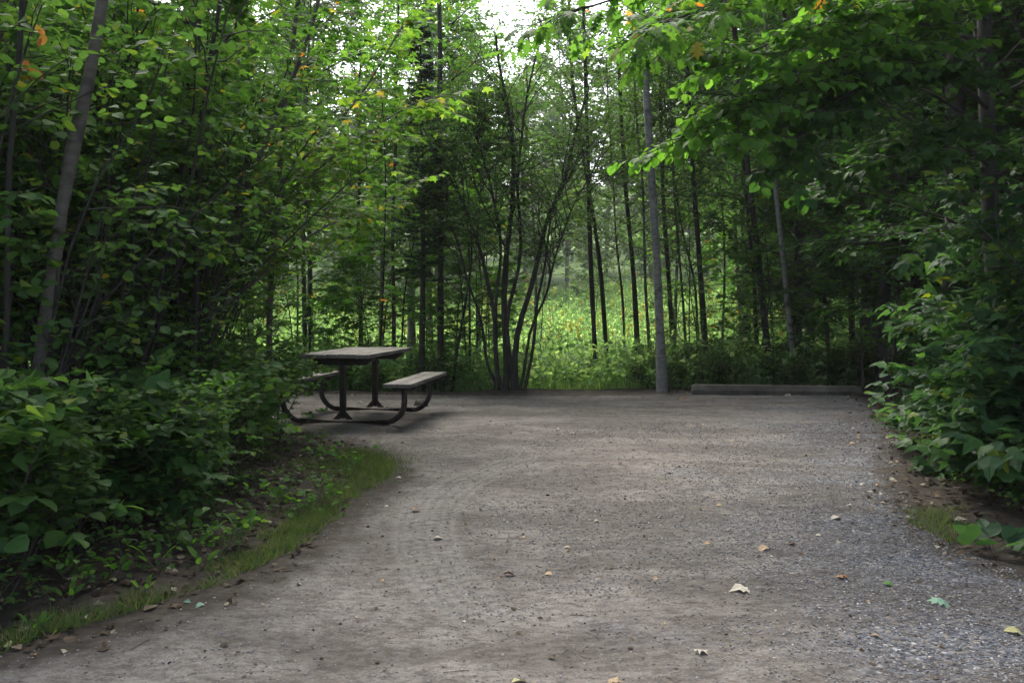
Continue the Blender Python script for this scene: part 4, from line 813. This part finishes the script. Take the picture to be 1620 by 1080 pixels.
# ------------------------------------------------------------------ fallen leaves, weeds
def dry(name, c): return leaf_mat(name, [(0, c), (1, tuple(min(1, v*1.25) for v in c))], trans=.15, rough=.6, tint=(1, 1, 1))
M['cream'] = dry('leaf_cream', (.36, .33, .27)); M['tan'] = dry('leaf_tan', (.30, .22, .14)); M['orange'] = dry('leaf_orange', (.24, .13, .07)); M['mint'] = dry('leaf_mint', (.17, .28, .20)); M['yel'] = dry('leaf_yellow', (.27, .26, .13)); M['hang'] = leaf_mat('leaf_orange_hanging', [(0, (.45, .14, .06)), (.5, (.42, .20, .05)), (1, (.45, .30, .05))], trans=.5, tint=(1.2, 1.1, .9)); M['brown'] = dry('leaf_brown', (.10, .06, .035)); M['leafgreen'] = dry('leaf_fresh', (.08, .17, .04))
LEAFM = {}
def fallen(px, py, size, m, tm, label, group='fallen leaves on the ground'):
    key = (m, tm)
    if key not in LEAFM:
        b = MB(); V, f = {'maple': MAPLE, 'ovate': OVATE, 'oak': OAK, 'simple': SIMPLE}[tm]
        V = V.copy(); V[:, 1] -= .45; V[:, 2] += .10*np.sin(V[:, 0]*5)+.06*np.cos(V[:, 1]*6); st = T(V, f)
        b.leaves(st, np.zeros((1, 3)), np.array([[0, 1., 0]]), np.array([[0, 0, 1.]]), np.array([1.])); me = b.mesh('fallen_leaf', M[m]); LEAFM[key] = me
    p = G(px, py); o = col_link(bpy.data.objects.new('fallen_leaf', LEAFM[key])); s = .85*size*p[1]/F
    o.scale = (s, s, s); o.rotation_euler = (rng.normal(0, .15), rng.normal(0, .2), rng.choice([1.2, 1.7, 4.5, 5, 1.5])+rng.normal(0, .3)); o.location = (p[0], p[1], float(gz(p[0], p[1]))+.14*s+.002); tag(o, label, 'leaf', group); LAST[0] = o
LAST = [None]
for a in ((1170, 933, 38, 'cream', 'maple', 'large cream maple leaf lying on the gravel in the middle right'), (1488, 956, 44, 'mint', 'oak', 'pale mint green lobed leaf lying on the gravel'),
          (1405, 928, 20, 'leafgreen', 'ovate', 'small bright green leaf curled on the gravel'), (1332, 916, 24, 'orange', 'maple', 'light orange-brown leaf up and left of the small green leaf'),
          (1208, 873, 24, 'tan', 'ovate', 'tan narrow leaf on the gravel left of the orange-brown leaf'), (820, 1076, 32, 'yel', 'ovate', 'pale yellow leaf at the very bottom middle of the view'),
          (975, 1077, 30, 'tan', 'maple', 'tan leaf cut by the bottom of the view'), (1112, 1030, 28, 'cream', 'maple', 'crumpled whitish leaf standing on edge in the near gravel'),
          (1385, 1006, 16, 'tan', 'simple', 'small upright tan leaf chip in the near gravel'), (1605, 1002, 34, 'yel', 'ovate', 'yellowish-green leaf at the right side of the near gravel'),
          (658, 809, 20, 'orange', 'ovate', 'orange-brown leaf on the sand near the tyre tread marks'), (692, 850, 20, 'cream', 'ovate', 'thin cream leaf on the tyre tread marks'),
          (1085, 837, 12, 'cream', 'simple', 'tiny bright white leaf alone in the middle of the drive'), (908, 688, 14, 'cream', 'maple', 'cream leaf on the gravel beyond the middle of the drive'),
          (317, 959, 18, 'mint', 'ovate', 'pale grey-green leaf just off the verge grass'), (297, 953, 14, 'mint', 'simple', 'dull green leaf touching the verge grass'),
          (133, 981, 18, 'cream', 'ovate', 'cream leaf lying on the verge grass'), (178, 930, 18, 'yel', 'maple', 'yellow leaf on the soil under the thicket'),
          (12, 1024, 22, 'yel', 'ovate', 'pale yellow leaf at the near end of the verge'), (54, 1038, 14, 'orange', 'simple', 'orange leaf scrap beside the near end of the verge'),
          (532, 797, 14, 'cream', 'simple', 'white leaf at the tip of the upper grass patch'), (530, 822, 9, 'cream', 'simple', 'tiny white leaf below the upper grass patch'),
          (473, 925, 12, 'cream', 'simple', 'small white leaf on the sand beyond the verge grass'), (805, 905, 24, 'brown', 'ovate', 'dark brown leaf on the sand in the middle of the drive'),
          (868, 904, 16, 'tan', 'ovate', 'tan leaf right of the dark brown leaf'), (1520, 822, 26, 'cream', 'ovate', 'pale leaf on the litter at the foot of the right shrubs'),
          (1430, 779, 18, 'cream', 'ovate', 'pale leaf on the litter below the middle of the right shrubs'), (1378, 778, 12, 'cream', 'simple', 'small pale leaf left of the litter below the right shrubs'),
          (1323, 817, 22, 'cream', 'ovate', 'long cream leaf on the dark gravel towards the right'), (1252, 862, 18, 'brown', 'ovate', 'brown curled leaf on the dark gravel'),
          (1120, 862, 14, 'tan', 'ovate', 'tan leaf right of the tiny white leaf'), (1080, 630, 12, 'orange', 'ovate', 'orange leaf near the left end of the wheel stop'),
          (1247, 626, 14, 'cream', 'maple', 'cream leaf leaning against the front of the wheel stop'), (1345, 630, 14, 'cream', 'maple', 'cream leaf at the right end of the wheel stop'), (1372, 625, 12, 'cream', 'ovate', 'pale leaf just past the right end of the wheel stop'),
          (570, 637, 12, 'cream', 'ovate', 'cream leaf on the gravel under the picnic table'), (611, 644, 10, 'cream', 'simple', 'white leaf between the bench and the post of the table')):
    fallen(*a)
M['pool'] = M['cream']
DRY = {}
for i in range(100):
    if i < 66: px, py = rng.uniform(560, 1420), rng.uniform(640, 1000)
    else: px, py = rng.uniform(1340, 1440), rng.uniform(640, 800)
    if float(pad_sd(*G(px, py)[:2])) > .05:
        k = ['pale', 'tan', 'brown'][i % 3]; fallen(px, py, rng.uniform(7, 12), ['cream', 'tan', 'brown'][i % 3], ['ovate', 'simple'][i % 2], 'x', 'small dry leaves strewn on the gravel'); DRY.setdefault(k, []).append(sc.objects[-1] if False else LAST[0])
for k, v in DRY.items():
    for n, o in enumerate(sorted(v, key=lambda o: o.location.y)): o['label'] = 'small %s dry leaf on the gravel, %s nearest the camera of its colour' % (k, ORD[n]) if n else 'small %s dry leaf on the gravel, nearest the camera of its colour' % k
def weed(px, py, h, nl, label, lm='broad', tm=OVATE, wid=.7, name='weed', spread=.7):
    p = G(px, py); p[2] = float(gz(p[0], p[1])); w, l = MB(), MB(); hm = h*p[1]/F
    a = np.arange(nl)*2.4+rng.random(); S = np.zeros((nl, 3)); D = np.stack([np.cos(a)*spread, np.sin(a)*spread, np.ones(nl)], 1)
    P = grow(S, D, hm*rng.uniform(.4, .6, nl), 4, .06); w.tubes(P, .0022*np.ones((nl, 4)), 4)
    l.leaves(tm, P[:, -1], nrm(D+[0, 0, -.35]), nrm(np.array([0, 0, .6])+rng.normal(0, .4, (nl, 3))), hm*rng.uniform(.5, .75, nl), wid=np.full(nl, wid))
    o = plant(name, w, l, 'bark_brown', lm, p, wn_='stems', ln='leaves'); tag(o, label, 'weed', 'small weeds at the edges of the drive')
for a in ((318, 905, 42, 3, 'upright spoon-leaved weed alone in the verge grass'), (330, 868, 40, 4, 'spoon-leaved weed under the thicket above the lone upright one'), (305, 885, 36, 3, 'small weed with two long leaves on the soil of the verge'),
          (247, 912, 46, 5, 'leafy weed left of the spoon-leaved ones'), (182, 928, 40, 4, 'weed with pointed leaves beside the fallen yellow leaf'), (107, 965, 40, 4, 'weed with rounded leaves standing in the near verge grass'),
          (55, 1005, 44, 4, 'weed with a broad leaf at the near end of the verge'), (380, 865, 54, 4, 'tall slim-leaved weed where the verge widens'), (100, 930, 46, 5, 'weed on the dark soil under the near shrubs'), (228, 945, 30, 4, 'low weed in the middle of the verge grass')):
    weed(*a, lm='lime', wid=.55)
weed(1572, 872, 66, 9, 'bushy pale green plant with broad leaves growing alone at the right edge of the drive', lm='broad', tm=LOBED, wid=1., name='broadleaf_plant', spread=1.1)
weed(1490, 705, 60, 7, 'small green seedling on the litter under the right shrubs', lm='lime', wid=.6)
weed(560, 655+85, 18, 6, 'tiny flowering weed in the upper grass patch', lm='lime', wid=.5)
# orange leaf cluster on the thin dark stem
def cluster(pts, label, m, size):
    c = W(*pts[0]); o = empty('leaf_cluster', c); b = MB()
    for q in pts:
        p = W(*q)-c; b.leaves(OVATE, p[None], np.array([[rng.normal(0, .3), rng.normal(0, .2), -1.]]), np.array([[rng.normal(0, .3), -1., .2]]), np.array([size*rng.uniform(.8, 1.2)]))
    b.build('leaves', M[m], o); w = MB(); top = W(pts[0][0]-8, pts[0][1]-40, pts[0][2]+.05)-c; w.tubes(path([top, (0, 0, .01)], 5)[None], np.full((1, 5), .002), 4); w.build('twig', M['bark_dark'], o); tag(o, label, 'leaves')
cluster([(62, 45, 4.5), (66, 60, 4.48), (70, 55, 4.52), (58, 38, 4.5)], 'hanging bunch of orange autumn leaves high beside the thin dark stem, the upper of two', 'hang', .05)
cluster([(50, 100, 4.5), (44, 96, 4.5), (56, 104, 4.52), (62, 112, 4.5), (48, 112, 4.49)], 'hanging bunch of orange autumn leaves beside the thin dark stem, the lower of two', 'hang', .055)
print('scene done', sum(len(m.polygons) for m in bpy.data.meshes))
def haze():
    b = MB(); b.box((5, 55, 28), (400, 170, 62)); m = bpy.data.materials.new('air'); m.use_nodes = True; nt = m.node_tree
    nt.nodes.remove(nt.nodes['Principled BSDF']); v = nt.nodes.new('ShaderNodeVolumePrincipled'); v.inputs['Density'].default_value = .0006; v.inputs['Color'].default_value = (.9, .95, 1, 1); v.inputs['Anisotropy'].default_value = .2
    nt.links.new(v.outputs[0], nt.nodes['Material Output'].inputs['Volume']); tag(b.build('haze', m), kind='stuff')
haze()
